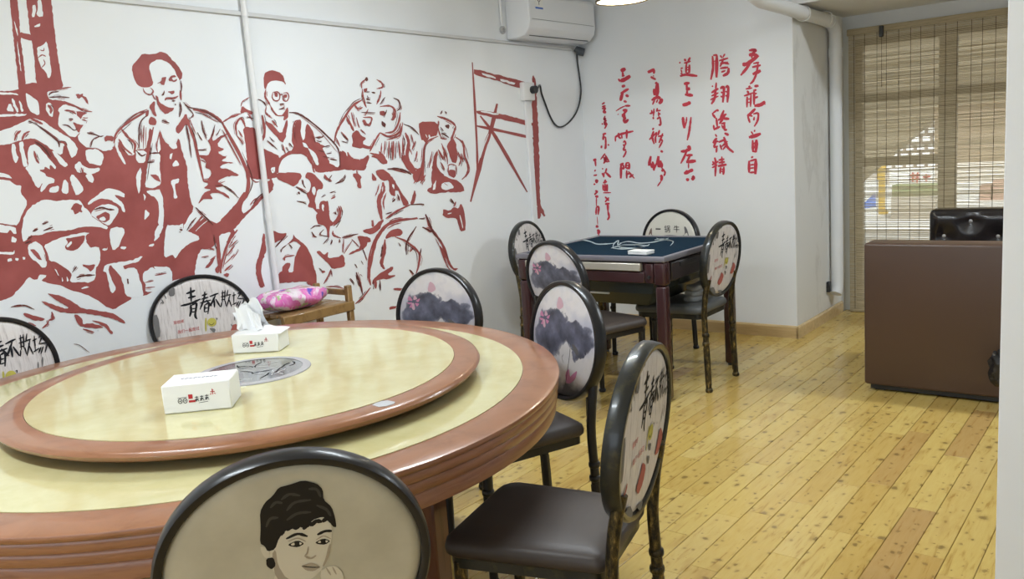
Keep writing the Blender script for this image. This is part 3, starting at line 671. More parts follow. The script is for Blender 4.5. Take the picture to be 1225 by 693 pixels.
def ink_youth():
    L = []; ps = POSE['ch1']; q = lambda a, b: chair_uv(ps, 'front', 170 + a / 6.93, 320 + b / 6.93)
    S = lambda wd, *pts, k=INK: L.append(('S', k, wd, [q(*z) for z in pts])); P = lambda k, *pts: L.append(('P', k, [q(*z) for z in pts]))
    u = .0105
    for s in (((365, 218), (405, 205), (440, 190)), ((380, 255), (445, 237)), ((402, 165), (408, 285)), ((320, 320), (400, 300), (485, 262)), ((402, 310), (406, 360), (395, 408)), ((405, 318), (450, 300), (440, 395), (455, 430))): S(u, *s)
    for s in (((415, 345), (440, 340)), ((412, 372), (440, 367))): S(u * .6, *s)
    for s in (((495, 235), (540, 220)), ((490, 265), (550, 247)), ((480, 297), (572, 270)), ((520, 200), (513, 260), (480, 350)), ((530, 270), (578, 322)), ((520, 310), (515, 372)), ((520, 310), (552, 304), (545, 388))): S(u * .8, *s)
    for s in (((520, 340), (545, 335)), ((518, 370), (545, 364)), ((655, 215), (692, 205)), ((650, 245), (702, 234)), ((667, 190), (665, 290)), ((687, 188), (684, 282)), ((655, 270), (690, 265)), ((660, 288), (654, 332)), ((690, 275), (696, 322)),
              ((712, 185), (700, 242)), ((705, 232), (737, 224)), ((730, 225), (700, 332)), ((715, 250), (742, 327)), ((745, 237), (777, 225)), ((761, 203), (760, 300)), ((745, 312), (787, 290)), ((790, 217), (816, 208), (790, 260)), ((790, 260), (842, 263), (825, 322)), ((802, 280), (780, 322)), ((816, 280), (796, 328))): S(u * .55, *s)
    for s in (((560, 242), (632, 215)), ((607, 233), (575, 300), (558, 322)), ((598, 268), (600, 333)), ((610, 263), (648, 328))): S(u * .8, *s)
    # seal, side strip, scribbles
    P(GREYINK, (217, 175), (268, 162), (272, 235), (222, 240)); P(GREYINK, (85, 400), (130, 392), (155, 575), (112, 588))
    for s in (((150, 300), (175, 285), (170, 305)), ((285, 140), (330, 120), (318, 140)), ((185, 230), (200, 262)), ((160, 265), (180, 300)), ((735, 470), (760, 505)), ((770, 380), (765, 440)), ((805, 350), (795, 420))): S(u * .5, *s, k=GREYINK)
    # smiling face badge
    c = q(578, 455); L.append(('P', YELINK, [(c[0] + .021 * math.cos(t_), c[1] + .021 * math.sin(t_)) for t_ in np.linspace(0, 6.283, 20)[:-1]]))
    S(.003, (555, 465), (575, 478), (598, 460)); P(YELINK, (520, 420), (535, 418), (535, 530), (522, 530)); S(.003, (610, 425), (622, 422), (618, 440))
    # lower part: red and grey figures
    q2 = lambda a, b: chair_uv(POSE['rc'], 'back', 725 + a / 3.4625, 430 + b / 3.4625)
    for pl_ in (((148, 425), (163, 440), (150, 510), (130, 562), (120, 540), (140, 470)), ((205, 365), (222, 275), (233, 310), (214, 385), (198, 400))): L.append(('P', FADED, [q2(*z) for z in pl_]))
    L.append(('S', FADED, .010, [q2(*z) for z in ((62, 592), (78, 545), (84, 515))]))
    for pl_ in (((172, 350), (185, 345), (178, 385)), ((165, 400), (178, 398), (170, 440)), ((68, 650), (95, 600), (110, 640), (90, 670)), ((120, 610), (150, 580), (140, 630))): L.append(('P', GREYINK, [q2(*z) for z in pl_]))
    return L
def ink_portrait():
    L = []; q = lambda a, b: chair_uv(POSE['aud'], 'back', 160 + a / 3.0625, 500 + b / 3.0625)
    P = lambda k, *pts: L.append(('P', k, [q(*z) for z in pts])); S = lambda k, wd, *pts: L.append(('S', k, wd, [q(*z) for z in pts]))
    SK = mat('sepia_skin_tone', (.66, .61, .48), .5, spec=.1); SH = mat('sepia_shade_tone', (.40, .34, .25), .5, spec=.1); HR = mat('sepia_hair_tone', (.025, .022, .018), .5, spec=.1); HL = mat('sepia_hair_light_tone', (.06, .055, .046), .5, spec=.1)
    P(SK, (520, 560), (640, 560), (665, 660), (760, 740), (420, 740), (500, 670)); P(HR, (400, 745), (490, 690), (540, 730), (640, 735), (700, 690), (800, 760), (840, 900), (360, 900))
    P(SK, (500, 470), (530, 420), (600, 385), (700, 355), (727, 400), (724, 450), (712, 500), (692, 552), (662, 582), (620, 610), (560, 600), (515, 570), (497, 520))
    P(SH, (505, 500), (520, 480), (528, 540), (560, 590), (620, 608), (580, 625), (520, 590))
    P(SK, (463, 470), (495, 478), (497, 512), (482, 514), (468, 494))
    P(HR, (462, 345), (480, 310), (510, 285), (530, 255), (570, 245), (620, 228), (670, 240), (693, 262), (695, 300), (725, 325), (738, 365), (743, 402), (728, 398), (712, 370), (690, 362), (652, 375), (640, 405), (602, 395), (560, 410), (532, 440), (518, 482), (490, 490), (480, 470), (462, 460), (465, 400))
    for s in (((540, 300), (570, 280), (610, 285)), ((560, 340), (590, 310), (650, 300)), ((500, 330), (520, 310), (545, 312)), ((640, 260), (670, 262), (685, 290)), ((560, 375), (600, 350), (650, 345)), ((670, 320), (705, 335), (722, 360)), ((485, 400), (500, 370), (530, 365))): S(HL, .0052, *s)
    P(HR, (485, 515), (512, 510), (521, 540), (505, 556), (486, 542))
    S(HR, .0055, (558, 443), (600, 425), (637, 434)); S(HR, .0055, (672, 428), (700, 415), (726, 414))
    P(HR, (563, 464), (600, 447), (627, 460), (602, 474), (575, 471)); P(HR, (663, 456), (695, 440), (722, 450), (702, 464), (675, 463))
    P(SK, (574, 463), (588, 455), (590, 466), (580, 468)); P(SK, (606, 454), (618, 459), (608, 466)); P(SK, (672, 456), (684, 448), (686, 458)); P(SK, (702, 447), (714, 450), (704, 458))
    for s in (((540, 430), (552, 405), (575, 390)), ((560, 412), (580, 398), (600, 405)), ((590, 408), (610, 392), (630, 400)), ((620, 408), (640, 388), (660, 392)), ((650, 395), (668, 378), (690, 380)), ((690, 380), (710, 368), (730, 385))): S(HR, .008, *s)
    P(SH, (712, 470), (722, 455), (718, 500), (700, 540), (690, 545), (704, 510)); S(SH, .0022, (565, 452), (600, 440), (630, 452)); S(SH, .0022, (668, 446), (695, 432), (722, 442))
    P(SH, (520, 600), (560, 612), (610, 622), (640, 612), (630, 650), (560, 660))
    S(SH, .0035, (625, 505), (648, 514), (668, 503)); S(SH, .003, (640, 470), (636, 492), (626, 506)); P(SH, (613, 541), (645, 530), (665, 533), (683, 546), (660, 561), (632, 559)); S(HR, .002, (615, 542), (650, 546), (682, 546))
    P(SK, (680, 562), (708, 545), (740, 540), (766, 566), (772, 620), (700, 640)); S(SH, .003, (705, 548), (722, 575)); S(SH, .003, (728, 545), (742, 572))
    return L
def ink_ox():
    L = []; q = lambda a, b: chair_uv(POSE['backc'], 'front', 765 + a / 15.3, 245 + b / 15.3)
    S = lambda k, wd, *pts: L.append(('S', k, wd, [q(*z) for z in pts])); P = lambda k, *pts: L.append(('P', k, [q(*z) for z in pts]))
    OX = mat('ox_horn_ink', (.16, .10, .08), .6)
    P(OX, (170, 560), (175, 520), (200, 450), (225, 415), (232, 560), (215, 555), (205, 520), (188, 550)); P(GREYINK, (815, 400), (845, 400), (880, 470), (905, 570), (885, 570), (878, 520), (850, 515), (820, 560), (832, 500))
    S(GREYINK, .004, (232, 560), (330, 580), (560, 560), (760, 578), (825, 550))
    return L
INKS = dict(lotus=ink_lotus(), youth=ink_youth(), portrait=ink_portrait(), ox=ink_ox())
COVER = dict(lotus=LOTUS, youth=BOARDS, portrait=SEPIA, ox=CREAM)
MESHC = {}
def cached(key, make):
    """make() builds an object the first time; later calls share its mesh"""
    if key not in MESHC: o = make(); MESHC[key] = o.data; return o
    o = bpy.data.objects.new(key[0], MESHC[key]); COL.objects.link(o); return o
def oval_frame():
    m = MB(); n = 72; cs = [(-.017, -.0195), (-.013, -CDp / 2), (-.004, -CDp / 2), (0, -CDp / 2 + .006), (.0012, 0), (0, CDp / 2 - .006), (-.004, CDp / 2), (-.013, CDp / 2), (-.017, .0195)]
    vs = []; fs = []
    for i in range(n):
        t_ = 2 * math.pi * i / n
        for rr, s in cs:
            X = (CA + rr) * math.cos(t_); v = (CB + rr) * math.sin(t_); vs.append((X, CYS + s * _ct - v * _st, CZ + v * _ct + s * _st))
    k = len(cs)
    for i in range(n):
        j = (i + 1) % n
        for c in range(k): d = (c + 1) % k; fs.append((i * k + c, j * k + c, j * k + d, i * k + d))
    return m.add(vs, fs)
def panel_mesh(side):
    vs = []; uvs = []; fs = []; n = 56; rings = (1.0, .97, .90, .6, .3)
    for r in rings:
        off = {1.0: -.012, .97: -.004, .90: -.001}.get(r, 0)
        for i in range(n):
            t_ = 2 * math.pi * i / n; u, v = (CA - .016) * r * math.cos(t_), (CB - .016) * r * math.sin(t_); vs.append(disc(side, u, v, off)); uvs.append((u / CA, v / CB))
    for a in range(len(rings) - 1):
        for i in range(n): j = (i + 1) % n; fs.append((a * n + i, a * n + j, (a + 1) * n + j, (a + 1) * n + i))
    fs.append([(len(rings) - 1) * n + i for i in range(n)])
    return vs, fs, uvs
def leg_mesh(rear, sx):
    m = MB()
    if rear:
        x = .185 * sx; path = [(x * 1.03, -.040, 0), (x * 1.03, -.038, .01), (x, -.030, .25), (x, -.022, .44), (x, -.030, .54), (x * .985, -.040, .60), (x * .95, -.052, .655)]
        m.tube([tuple(q) for q in smooth_path(path, 4)], .0165, 12)
        for z0 in (.012, .285, .335): m.lathe([(.0160, z0 - .012), (.0205, z0 - .008), (.0215, z0), (.0205, z0 + .008), (.0160, z0 + .012)], x * (1.03 if z0 < .1 else 1.0), -.0385 if z0 < .1 else -.027, 14)
        for k in range(6):
            a_ = k * math.pi / 3; m.tube([(x * 1.02 + .0150 * math.cos(a_), -.037 + .0150 * math.sin(a_), .04), (x + .0150 * math.cos(a_), -.0285 + .0150 * math.sin(a_), .26)], .0034, 5)
    else:
        x = .175 * sx; m.tube([(x * 1.04, .395, 0), (x * 1.02, .392, .2), (x, .385, .43)], [.0150, .0165, .0185], 12)
        for z0 in (.012, .285, .335): m.lathe([(.0150, z0 - .012), (.0200, z0 - .008), (.0215, z0), (.0200, z0 + .008), (.0150, z0 + .012)], x * 1.02, .3925 if z0 < .3 else .389, 14)
    return m
def seat_mesh():
    pts = []
    for cx_, cy_, a0, r in ((.205 - .05, .43 - .05, 0, .05), (-.205 + .05, .43 - .05, 90, .05), (-.185 + .03, -.005 + .03, 180, .03), (.185 - .03, -.005 + .03, 270, .03)):
        for k in range(7): a_ = R_(a0 + k * 15); pts.append((cx_ + r * math.cos(a_), cy_ + r * math.sin(a_)))
    n = len(pts); c = np.array([0, .21]); m = MB(); vs = []; fs = []
    rings = [(.97, .448), (1.0, .455), (1.005, .468), (.985, .484), (.93, .4935), (.75, .4985), (.4, .501)]
    for s, z in rings:
        for q in pts: p_ = c + (np.array(q) - c) * s; vs.append((p_[0], p_[1], z))
    for a in range(len(rings) - 1):
        for i in range(n): j = (i + 1) % n; fs.append((a * n + i, a * n + j, (a + 1) * n + j, (a + 1) * n + i))
    fs.append(list(range(n))[::-1]); fs.append([(len(rings) - 1) * n + i for i in range(n)])
    return m.add(vs, fs), pts
def chair(key, design, metal, label, group, seatm=SEAT, oval=None):
    e = tag(empty('oval_back_chair', (POSE[key][0], POSE[key][1], 0), POSE[key][2]), label, 'chair', group)
    oval = oval or metal; mk = metal.name
    for rear in (True, False):
        for sx in (-1, 1): cached(('leg', rear, sx, mk), lambda: leg_mesh(rear, sx).build('leg', metal, None, 50)).parent = e
    sm, pts = seat_mesh()
    cached(('seat', seatm.name), lambda: sm.build('seat', seatm, None, 50)).parent = e
    def rail():
        m = MB(); n = len(pts); c = np.array([0, .205]); vs = []; fs = []
        for s, z in ((.90, .418), (.945, .418), (.945, .449), (.90, .449)):
            for q in pts: p_ = c + (np.array(q) - c) * s; vs.append((p_[0], p_[1], z))
        for a in range(4):
            b = (a + 1) % 4
            for i in range(n): j = (i + 1) % n; fs.append((a * n + i, a * n + j, b * n + j, b * n + i))
        return m.add(vs, fs).build('seat_rail', oval, None, 40)
    cached(('seat_rail', oval.name), rail).parent = e
    cached(('backrest_frame', oval.name), lambda: oval_frame().build('backrest_frame', oval, None, 50)).parent = e
    for side in ('front', 'back'):
        def pan():
            vs, fs, uvs = panel_mesh(side); o = MB().add(vs, fs).build('printed_cover', COVER[design], None, 60)
            ul = o.data.uv_layers.new(name='UVMap')
            for lp_ in o.data.loops: ul.data[lp_.index].uv = uvs[lp_.vertex_index]
            return o
        pn = cached(('printed_cover', design, side), pan); pn.parent = e
        def inks(mats_only=[None]):
            p = Paint(); order = {}
            for it in INKS[design]:
                k = it[1].name
                fn = lambda u, v, ly=len(order): disc(side, u, v, .0006 + .00003 * ly)
                order[len(order)] = 1
                if it[0] == 'P': p.poly(k, it[2], fn)
                else: p.stroke(k, it[3], it[2], fn)
            return p
        if ('ink', design, side) not in MESHC:
            d = inks().d; MESHC[('ink', design, side)] = []
            for k, mb in d.items():
                o = mb.build(k.replace('_ink', '') + '_ink' if 'tone' not in k else k, MATS[k], pn); tag(o, kind='stuff'); MESHC[('ink', design, side)].append(o)
            ftx = []
            if design == 'youth':
                for txt, zc_, w_, h_ in (('那些年', (305, 452), .048, .017), ('我们一起走过', (385, 520), .098, .018)):
                    a_ = chair_uv(POSE['ch1'], 'front', 170 + zc_[0] / 6.93, 320 + zc_[1] / 6.93)
                    ftx.append(cjk_mesh(txt, 'red_lettering', REDINK, lambda x_, y_, a_=a_: disc(side, a_[0] + x_, a_[1] + y_ + .05 * x_, .002), pn, w_, h_))
            if design == 'ox':
                for ch_, zx, w_, h_ in (('一', 345, .044, .008), ('锅', 510, .050, .050), ('牛', 680, .050, .050)):
                    a_ = chair_uv(POSE['backc'], 'front', 765 + zx / 15.3, 245 + 445 / 15.3)
                    ftx.append(cjk_mesh(ch_, 'black_lettering', INK, lambda x_, y_, a_=a_: disc(side, a_[0] + x_, a_[1] + y_, .002), pn, w_, h_))
            for o in ftx: tag(o, kind='stuff')
            MESHC[('ink', design, side)] += ftx
        else:
            for s in MESHC[('ink', design, side)]:
                o = s.copy(); COL.objects.link(o); o.parent = pn
    return e
G1, G2 = 'oval back chairs around the round table', 'oval back chairs around the mahjong table'
chair('ch0', 'youth', PATINA, 'oval chair with black brush lettering cut off by the left picture edge', G1, oval=BLACKF)
chair('ch1', 'youth', PATINA, 'oval chair with black brush lettering between mural and tissue box', G1, oval=BLACKF)
chair('ch3', 'lotus', BLACKF, 'black oval chair with lotus print against the mural wall side of the round table', G1)
chair('lotN', 'lotus', BLACKF, 'black oval chair with lotus print right of the round table rim', G1)
chair('rc', 'youth', PATINA, 'gold brushed oval chair with lettering nearest the open floor, dark seat in full view', G1, oval=BRONZE)
chair('aud', 'portrait', BLACKF, 'black oval chair with a sepia portrait of a person with upswept hair, in the foreground', G1)
chair('leftc', 'youth', PATINA, 'gold brushed oval chair with lettering between mural wall and mahjong table', G2, oval=BRONZE)
chair('lotM', 'lotus', BLACKF, 'black oval chair with lotus print at the near side of the mahjong table', G2)
chair('backc', 'ox', BLACKF, 'cream oval chair with ox horns and black lettering behind the mahjong table', G2, SEATG)
chair('rightc', 'youth', PATINA, 'gold brushed oval chair with lettering right of the mahjong table', G2, oval=BRONZE, seatm=SEATG)

# ------------------------------------------------------------------ mahjong table
MAR = mat('maroon_lacquer', (.045, .016, .018), .24, coat=.3)
def m_felt():
    m = mat('navy_felt', (.012, .030, .055), 1, spec=.05); t = NT(m); n = t.noise(t.coord(), 300, 2)
    t.l(t.ramp(n, [(.3, (.008, .022, .040)), (.7, (.014, .034, .058))]), t.b.inputs['Base Color']); return m
FELT = m_felt(); TRIM = mat('grey_metal_trim', (.22, .215, .25), .3, metal=.3); CHAMP = mat('champagne_strip', (.50, .47, .40), .3, metal=.3)
MX, MY, MZ, HX, HY = -2.685, 4.515, .82, .51, .475
mt = tag(empty('mahjong_table', (MX, MY, 0)), 'square maroon mahjong table with navy felt top', 'table')
MB().box(-HX + .028, HX - .028, -HY + .028, HY - .028, MZ - .02, MZ - .002).build('felt_top', FELT, mt)
tr_ = []
for nm, b in (('trim', (-HX, HX, -HY, -HY + .03)), ('trim', (-HX, HX, HY - .03, HY)), ('trim', (-HX, -HX + .03, -HY + .03, HY - .03)), ('trim', (HX - .03, HX, -HY + .03, HY - .03))):
    MB().rbox(*b, MZ - .026, MZ + .004, .006, 2).build('edge_trim', TRIM, mt, 40)
for s_, nm in ((-1, 'y'), (1, 'y')):
    y_ = s_ * (HY - .03); MB().rbox(-HX + .06, HX - .06, min(y_, y_ - s_ * .03), max(y_, y_ - s_ * .03), MZ - .15, MZ - .026, .006, 1).build('apron', MAR, mt, 40)
    x_ = s_ * (HX - .03); MB().rbox(min(x_, x_ - s_ * .03), max(x_, x_ - s_ * .03), -HY + .06, HY - .06, MZ - .15, MZ - .026, .006, 1).build('apron', MAR, mt, 40)
# front: champagne strip, drawer panel, small lock
st_ = MB().rbox(-HX + .07, HX - .15, -HY - .002, -HY + .03, MZ - .078, MZ - .034, .004, 1).build('champagne_strip', CHAMP, mt, 40)
MB().rbox(-.06, -.01, -HY - .004, -HY - .002, MZ - .062, MZ - .052, .001, 1).build('name_plate', TRIM, st_, 40)
dr = MB().rbox(-HX + .07, HX - .13, -HY + .006, -HY + .032, MZ - .146, MZ - .084, .005, 1).build('drawer', MAR, mt, 40)
MB().rbox(HX - .125, HX - .075, -HY + .004, -HY + .032, MZ - .146, MZ - .034, .008, 2).build('corner_panel', MAR, mt, 40)
MB().tube([(HX - .10, -HY + .006, MZ - .11), (HX - .10, -HY - .004, MZ - .11)], .010, 12).build('lock', BLACKP, mt, 50)
for s_ in (-1, 1):
    x0, x1 = (HX - .03, HX - .010) if s_ > 0 else (-HX + .010, -HX + .03)
    d = MB().rbox(x0, x1, -HY + .10, HY - .10, MZ - .140, MZ - .04, .004, 1).build('drawer', mat('dark_drawer', (.03, .024, .026), .3), mt, 40)
    for yy in (-.18, .12): MB().rbox(x1 - .002 if s_ > 0 else x0 - .006, x1 + .006 if s_ > 0 else x0 + .002, yy - .10, yy + .10, MZ - .075, MZ - .05, .002, 1).build('drawer_slot', BLACKP, d, 40)
for sx in (-1, 1):
    for sy in (-1, 1):
        cx_, cy_ = sx * (HX - .04), sy * (HY - .04)
        MB().rbox(cx_ - .036, cx_ + .036, cy_ - .036, cy_ + .036, MZ - .16, MZ - .026, .016, 3).build('corner_post', MAR, mt, 40)
        l_ = MB().rbox(cx_ - .031, cx_ + .031, cy_ - .031, cy_ + .031, .012, MZ - .16, .014, 3).build('leg', MAR, mt, 40)
        MB().lathe([(0, 0), (.022, 0), (.022, .012), (0, .012)], cx_, cy_, 14, cap=False).build('foot', BLACKP, l_, 40)
TUBM = mat('dark_green_grey_tub', (.045, .055, .052), .25)
m = MB()
for (a0, b0, z0), (a1, b1, z1) in (((.40, .40, MZ - .15), (.38, .39, MZ - .22)), ((.38, .39, MZ - .22), (.30, .30, MZ - .305))):
    m.add([(-a0, -b0, z0), (a0, -b0, z0), (a0, b0, z0), (-a0, b0, z0), (-a1, -b1, z1), (a1, -b1, z1), (a1, b1, z1), (-a1, b1, z1)], [(0, 1, 5, 4), (1, 2, 6, 5), (2, 3, 7, 6), (3, 0, 4, 7)])
m.add([(-.30, -.30, MZ - .305), (.30, -.30, MZ - .305), (.30, .30, MZ - .305), (-.30, .30, MZ - .305)], [(0, 1, 2, 3)])
m.build('machine_tub', TUBM, mt)
MB().rbox(-.10, .10, -.398, -.386, MZ - .232, MZ - .222, .002, 1).build('tub_label', WHITEP, mt, 40)
# felt print: swirl lines and centre ring
FP = mat('pale_felt_print', (.42, .50, .54), .8); p = Paint(); f = lambda x, y: tuple(np.array(on_axis(x, y, 2, MZ + .0)) - np.array([MX, MY, 0]))
for wd, s in ((2.2, [(681, 289), (695, 287), (706, 289), (714, 292), (725, 292), (735, 291)]), (2.0, [(741, 291), (752, 289), (765, 291), (780, 290), (795, 287), (806, 289)]), (2.4, [(733, 296), (735, 291), (740, 288), (739, 293), (745, 290)]),
              (1.8, [(783, 287), (793, 286), (805, 289), (802, 294)]), (1.6, [(785, 285), (792, 287), (800, 285)]), (2.2, [(731, 297), (738, 295), (748, 293), (762, 293), (774, 294), (777, 292)]), (2.0, [(733, 297), (745, 298), (760, 297), (772, 295)])):
    p.stroke('f', s, wd * .55, f)
p.stroke('f', [(755 + 15 * math.cos(t_), 295 + 1.8 * math.sin(t_)) for t_ in np.linspace(0, 6.2, 16)], 1.0, f)
tag(p.d['f'].build('felt_print', FP, mt), kind='stuff')
a = on_axis(767, 304, 2, MZ); b_ = tag(empty('small_white_box', (float(a[0]), float(a[1]), MZ + .0005), R_(-6)), 'small white box lying on the navy felt', 'box')
MB().rbox(-.065, .065, -.04, .04, 0, .014, .004, 2).build('base', WHITEP, b_, 40); MB().rbox(-.066, .066, -.041, .041, .014, .022, .004, 2).build('lid', WHITEP, b_, 40)
# folded grey cloth on the seat right of the table
rgc = random.Random(2); vs = []; fs = []; n1, n2 = 20, 16
CLG = mat('grey_cloth', (.30, .31, .31), .85)
e = tag(empty('folded_cloth', (-2.238, 4.57, .5015), R_(0)), 'folded grey cloth lying on the chair seat right of the mahjong table', 'cloth')
for ly, (sx, sy, z0) in enumerate(((.060, .13, 0), (.055, .12, .030), (.048, .105, .058))):
    m = MB(); top = []; n = 28
    for zz, k in ((0, .96), (.010, 1.0), (.022, .985), (.029, .93)):
        for i in range(n):
            t_ = 2 * math.pi * i / n; c_, s_ = math.cos(t_), math.sin(t_); r = 1 / max(abs(c_) ** 3 + abs(s_) ** 3, 1e-6) ** (1 / 3) * k * (1 + .04 * math.sin(5 * t_ + ly))
            top.append((sx * r * c_, sy * r * s_, z0 + zz * (1 + .2 * math.sin(3 * t_ + ly))if zz else z0))
    fs = [(a_ * n + i, a_ * n + (i + 1) % n, (a_ + 1) * n + (i + 1) % n, (a_ + 1) * n + i) for a_ in range(3) for i in range(n)] + [list(range(n))[::-1], [3 * n + i for i in range(n)]]
    m.add(top, fs).build('fold', CLG, e, 60)

# ------------------------------------------------------------------ sofas by the window
def m_leather(name, c, rough):
    m = mat(name, c, rough); t = NT(m); n = t.noise(t.coord(), 60, 4); n2 = t.noise(t.coord(), 2.2, 3)
    t.l(t.mix(n2, tuple(x * .85 for x in c), tuple(x * 1.12 for x in c)), t.b.inputs['Base Color']); t.bump(n, .08, .002); return m
BROWN = m_leather('brown_leatherette', (.085, .048, .032), .38); BLKL = m_leather('black_leather', (.016, .013, .013), .22)
sf = tag(empty('brown_sofa', (-1.335, 4.72, 0)), 'brown leatherette sofa seen from its flat back', 'sofa')
MB().rbox(0, 1.60, 0, .16, .035, .822, .016, 3).build('back_panel', BROWN, sf, 50)
MB().tube([(.02, .012, .815), (1.58, .012, .815)], .006, 8).build('piping', BROWN, sf, 50)
MB().rbox(.02, 1.58, .16, .72, .12, .42, .03, 3).build('seat', BROWN, sf, 50)
for x0 in (.0, 1.46): MB().rbox(x0, x0 + .14, .16, .74, .035, .58, .02, 3).build('arm', BROWN, sf, 50)
for x0 in (.05, 1.5):
    for y0 in (.04, .64): MB().box(x0, x0 + .05, y0, y0 + .05, 0, .035).build('leg', BLACKP, sf)
MB().box(.03, 1.57, .02, .70, .012, .035).build('plinth', BLACKP, sf)
a = on_axis(1111, 250, 1, 6.05)
bs = tag(empty('black_tufted_sofa', (float(a[0]) + .0, 6.05, 0)), 'shiny black button tufted sofa behind the brown one', 'sofa')
top = float(a[2]) - .005; Wd = 1.5
bp = MB().rbox(0, Wd, 0, .16, .36, top, .035, 4).build('backrest', BLKL, bs, 50)
vs = []; fs = []; nu, nv = 90, 30
btn = [(.25 + .31 * i, .797) for i in range(4)] + [(.095 + .31 * i, .700) for i in range(5)] + [(.25 + .31 * i, .56) for i in range(4)]
for i in range(nu + 1):
    for j in range(nv + 1):
        x_ = .02 + (Wd - .04) * i / nu; z_ = .42 + (top - .02 - .42) * j / nv
        d_ = min(math.hypot(x_ - bx, z_ - bz) for bx, bz in btn); ed = min(x_ - .0, Wd - x_, top - z_ + .0, z_ - .38)
        y_ = -.004 - .030 * min(1, d_ / .085) ** .7 * min(1, max(0, ed) / .05)
        vs.append((x_, y_, z_))
for i in range(nu):
    for j in range(nv): q = i * (nv + 1) + j; fs.append((q, q + nv + 1, q + nv + 2, q + 1))
MB().add(vs, fs).build('tufted_cushion', BLKL, bs, 80)
for bx, bz in btn: MB().lathe([(0, .012), (.010, .010), (.015, .004), (.015, 0)], seg=12, cap=False).build('button', mat('grey_button', (.35, .33, .31), .4), bs, 60).matrix_local = Matrix.Translation((bx, -.004, bz)) @ Matrix.Rotation(R_(90), 4, 'X')
MB().rbox(0, Wd, -.50, 0, .12, .40, .03, 3).build('seat', BLKL, bs, 50)
for x0 in (.03, Wd - .09):
    for y0 in (-.46, .08): MB().box(x0, x0 + .06, y0, y0 + .06, 0, .36 if y0 > 0 else .13).build('leg', BLACKP, bs)
# crumpled black bag hanging at the sofa back
a = on_axis(1192, 440, 1, 4.66); rb = random.Random(4)
bag = tag(empty('plastic_bag', (float(a[0]) + .035, 4.66, float(a[2]))), 'crumpled black plastic bag against the brown sofa beside the partition', 'bag')
bm = bmesh.new(); bmesh.ops.create_icosphere(bm, subdivisions=3, radius=1)
for v in bm.verts:
    d = v.co.normalized(); k = 1 + .22 * math.sin(7 * d.x + 5 * d.z) * math.sin(6 * d.y + 4 * d.z + 1) + rb.uniform(-.07, .07)
    v.co = Vector((d.x * .065 * k, d.y * .05 * k, d.z * .10 * k))
bm.verts.index_update(); MB().add([v.co[:] for v in bm.verts], [[v.index for v in f_.verts] for f_ in bm.faces]).build('sack', mat('black_film', (.015, .015, .018), .25), bag, 40); bm.free()
MB().tube([(0, 0, .09), (.01, .02, .13), (0, .04, .16)], .008, 8).build('knot', MATS['black_film'], bag, 60)

# ------------------------------------------------------------------ wooden stand with a wrapped pack
sd = tag(empty('wooden_stand', (-3.745, 2.49, 0)), 'small brown wooden stand with end rails against the mural', 'stand')
SWX, SWY, SHZ = .29, .46, .72
for i in range(4): MB().rbox(.004 + i * .0715, .068 + i * .0715, .02, SWY - .02, SHZ - .02, SHZ, .004, 1).build('slat', STANDW, sd, 40)
MB().rbox(SWX - .012, SWX + .004, .0, SWY, SHZ - .052, SHZ - .002, .004, 1).build('edge_rail', STANDW, sd, 40); MB().rbox(.0, .012, .0, SWY, SHZ - .06, SHZ - .021, .004, 1).build('edge_rail', STANDW, sd, 40)
for x_, y_, zt in ((.012, .02, .72), (SWX - .016, .02, .72), (.012, SWY - .02, SHZ + .085), (SWX - .016, SWY - .02, SHZ + .085)): MB().rbox(x_ - .016, x_ + .016, y_ - .016, y_ + .016, 0, zt, .004, 1).build('leg', STANDW, sd, 40)
MB().rbox(.02, SWX - .02, SWY - .03, SWY - .012, SHZ + .030, SHZ + .062, .004, 1).build('end_rail', STANDW, sd, 40)
for z_ in (.25,): MB().rbox(.02, SWX - .02, SWY - .028, SWY - .012, z_, z_ + .03, .004, 1).build('stretcher', STANDW, sd, 40)
def m_pack():
    m = mat('pink_wrapped_pack', (.8, .5, .7), .22); t = NT(m)
    n = t.noise(t.coord(), 11, 4, .6, .8); n2 = t.noise(t.coord(loc=(4, 1, 2)), 16, 3, .5); n3 = t.noise(t.coord(loc=(9, 3, 5)), 24, 3)
    c = t.ramp(n, [(.36, (.78, .72, .76)), (.47, (.75, .55, .68)), (.52, (.68, .14, .44)), (.66, (.74, .28, .58)), (.74, (.80, .74, .78))])
    c = t.mix(t.ramp(n3, [(.60, W3(0)), (.64, W3(.8))]), c, (.30, .55, .18)); c = t.mix(t.ramp(n2, [(.61, W3(0)), (.64, W3(.9))]), c, (.10, .10, .50))
    t.l(c, t.b.inputs['Base Color']); return m
pk = tag(empty('wrapped_tissue_pack', (-3.60, 2.665, SHZ + .001), R_(90)), 'pink and white plastic wrapped pack lying on the wooden stand', 'package')
vs = []; fs = []; nu, nv = 48, 18; rg = random.Random(8)
for i in range(nu):
    t_ = 2 * math.pi * i / nu
    for j in range(nv + 1):
        f_ = j / nv * math.pi; r = math.sin(f_) ** .55; z_ = .5 - .5 * math.cos(f_)
        wob = 1 + .05 * math.sin(6 * t_ + 3 * f_) + .03 * math.sin(11 * t_)
        vs.append((.185 * r * wob * math.copysign(abs(math.cos(t_)) ** .75, math.cos(t_)), .115 * r * wob * math.copysign(abs(math.sin(t_)) ** .75, math.sin(t_)), max(0, .105 * z_ ** .8 * (1 + .10 * math.sin(4 * t_ + 2 * f_) * math.sin(f_)))))
for i in range(nu):
    k = (i + 1) % nu
    for j in range(nv): fs.append((i * (nv + 1) + j, k * (nv + 1) + j, k * (nv + 1) + j + 1, i * (nv + 1) + j + 1))
MB().add(vs, fs).build('wrapper', m_pack(), pk, 70)

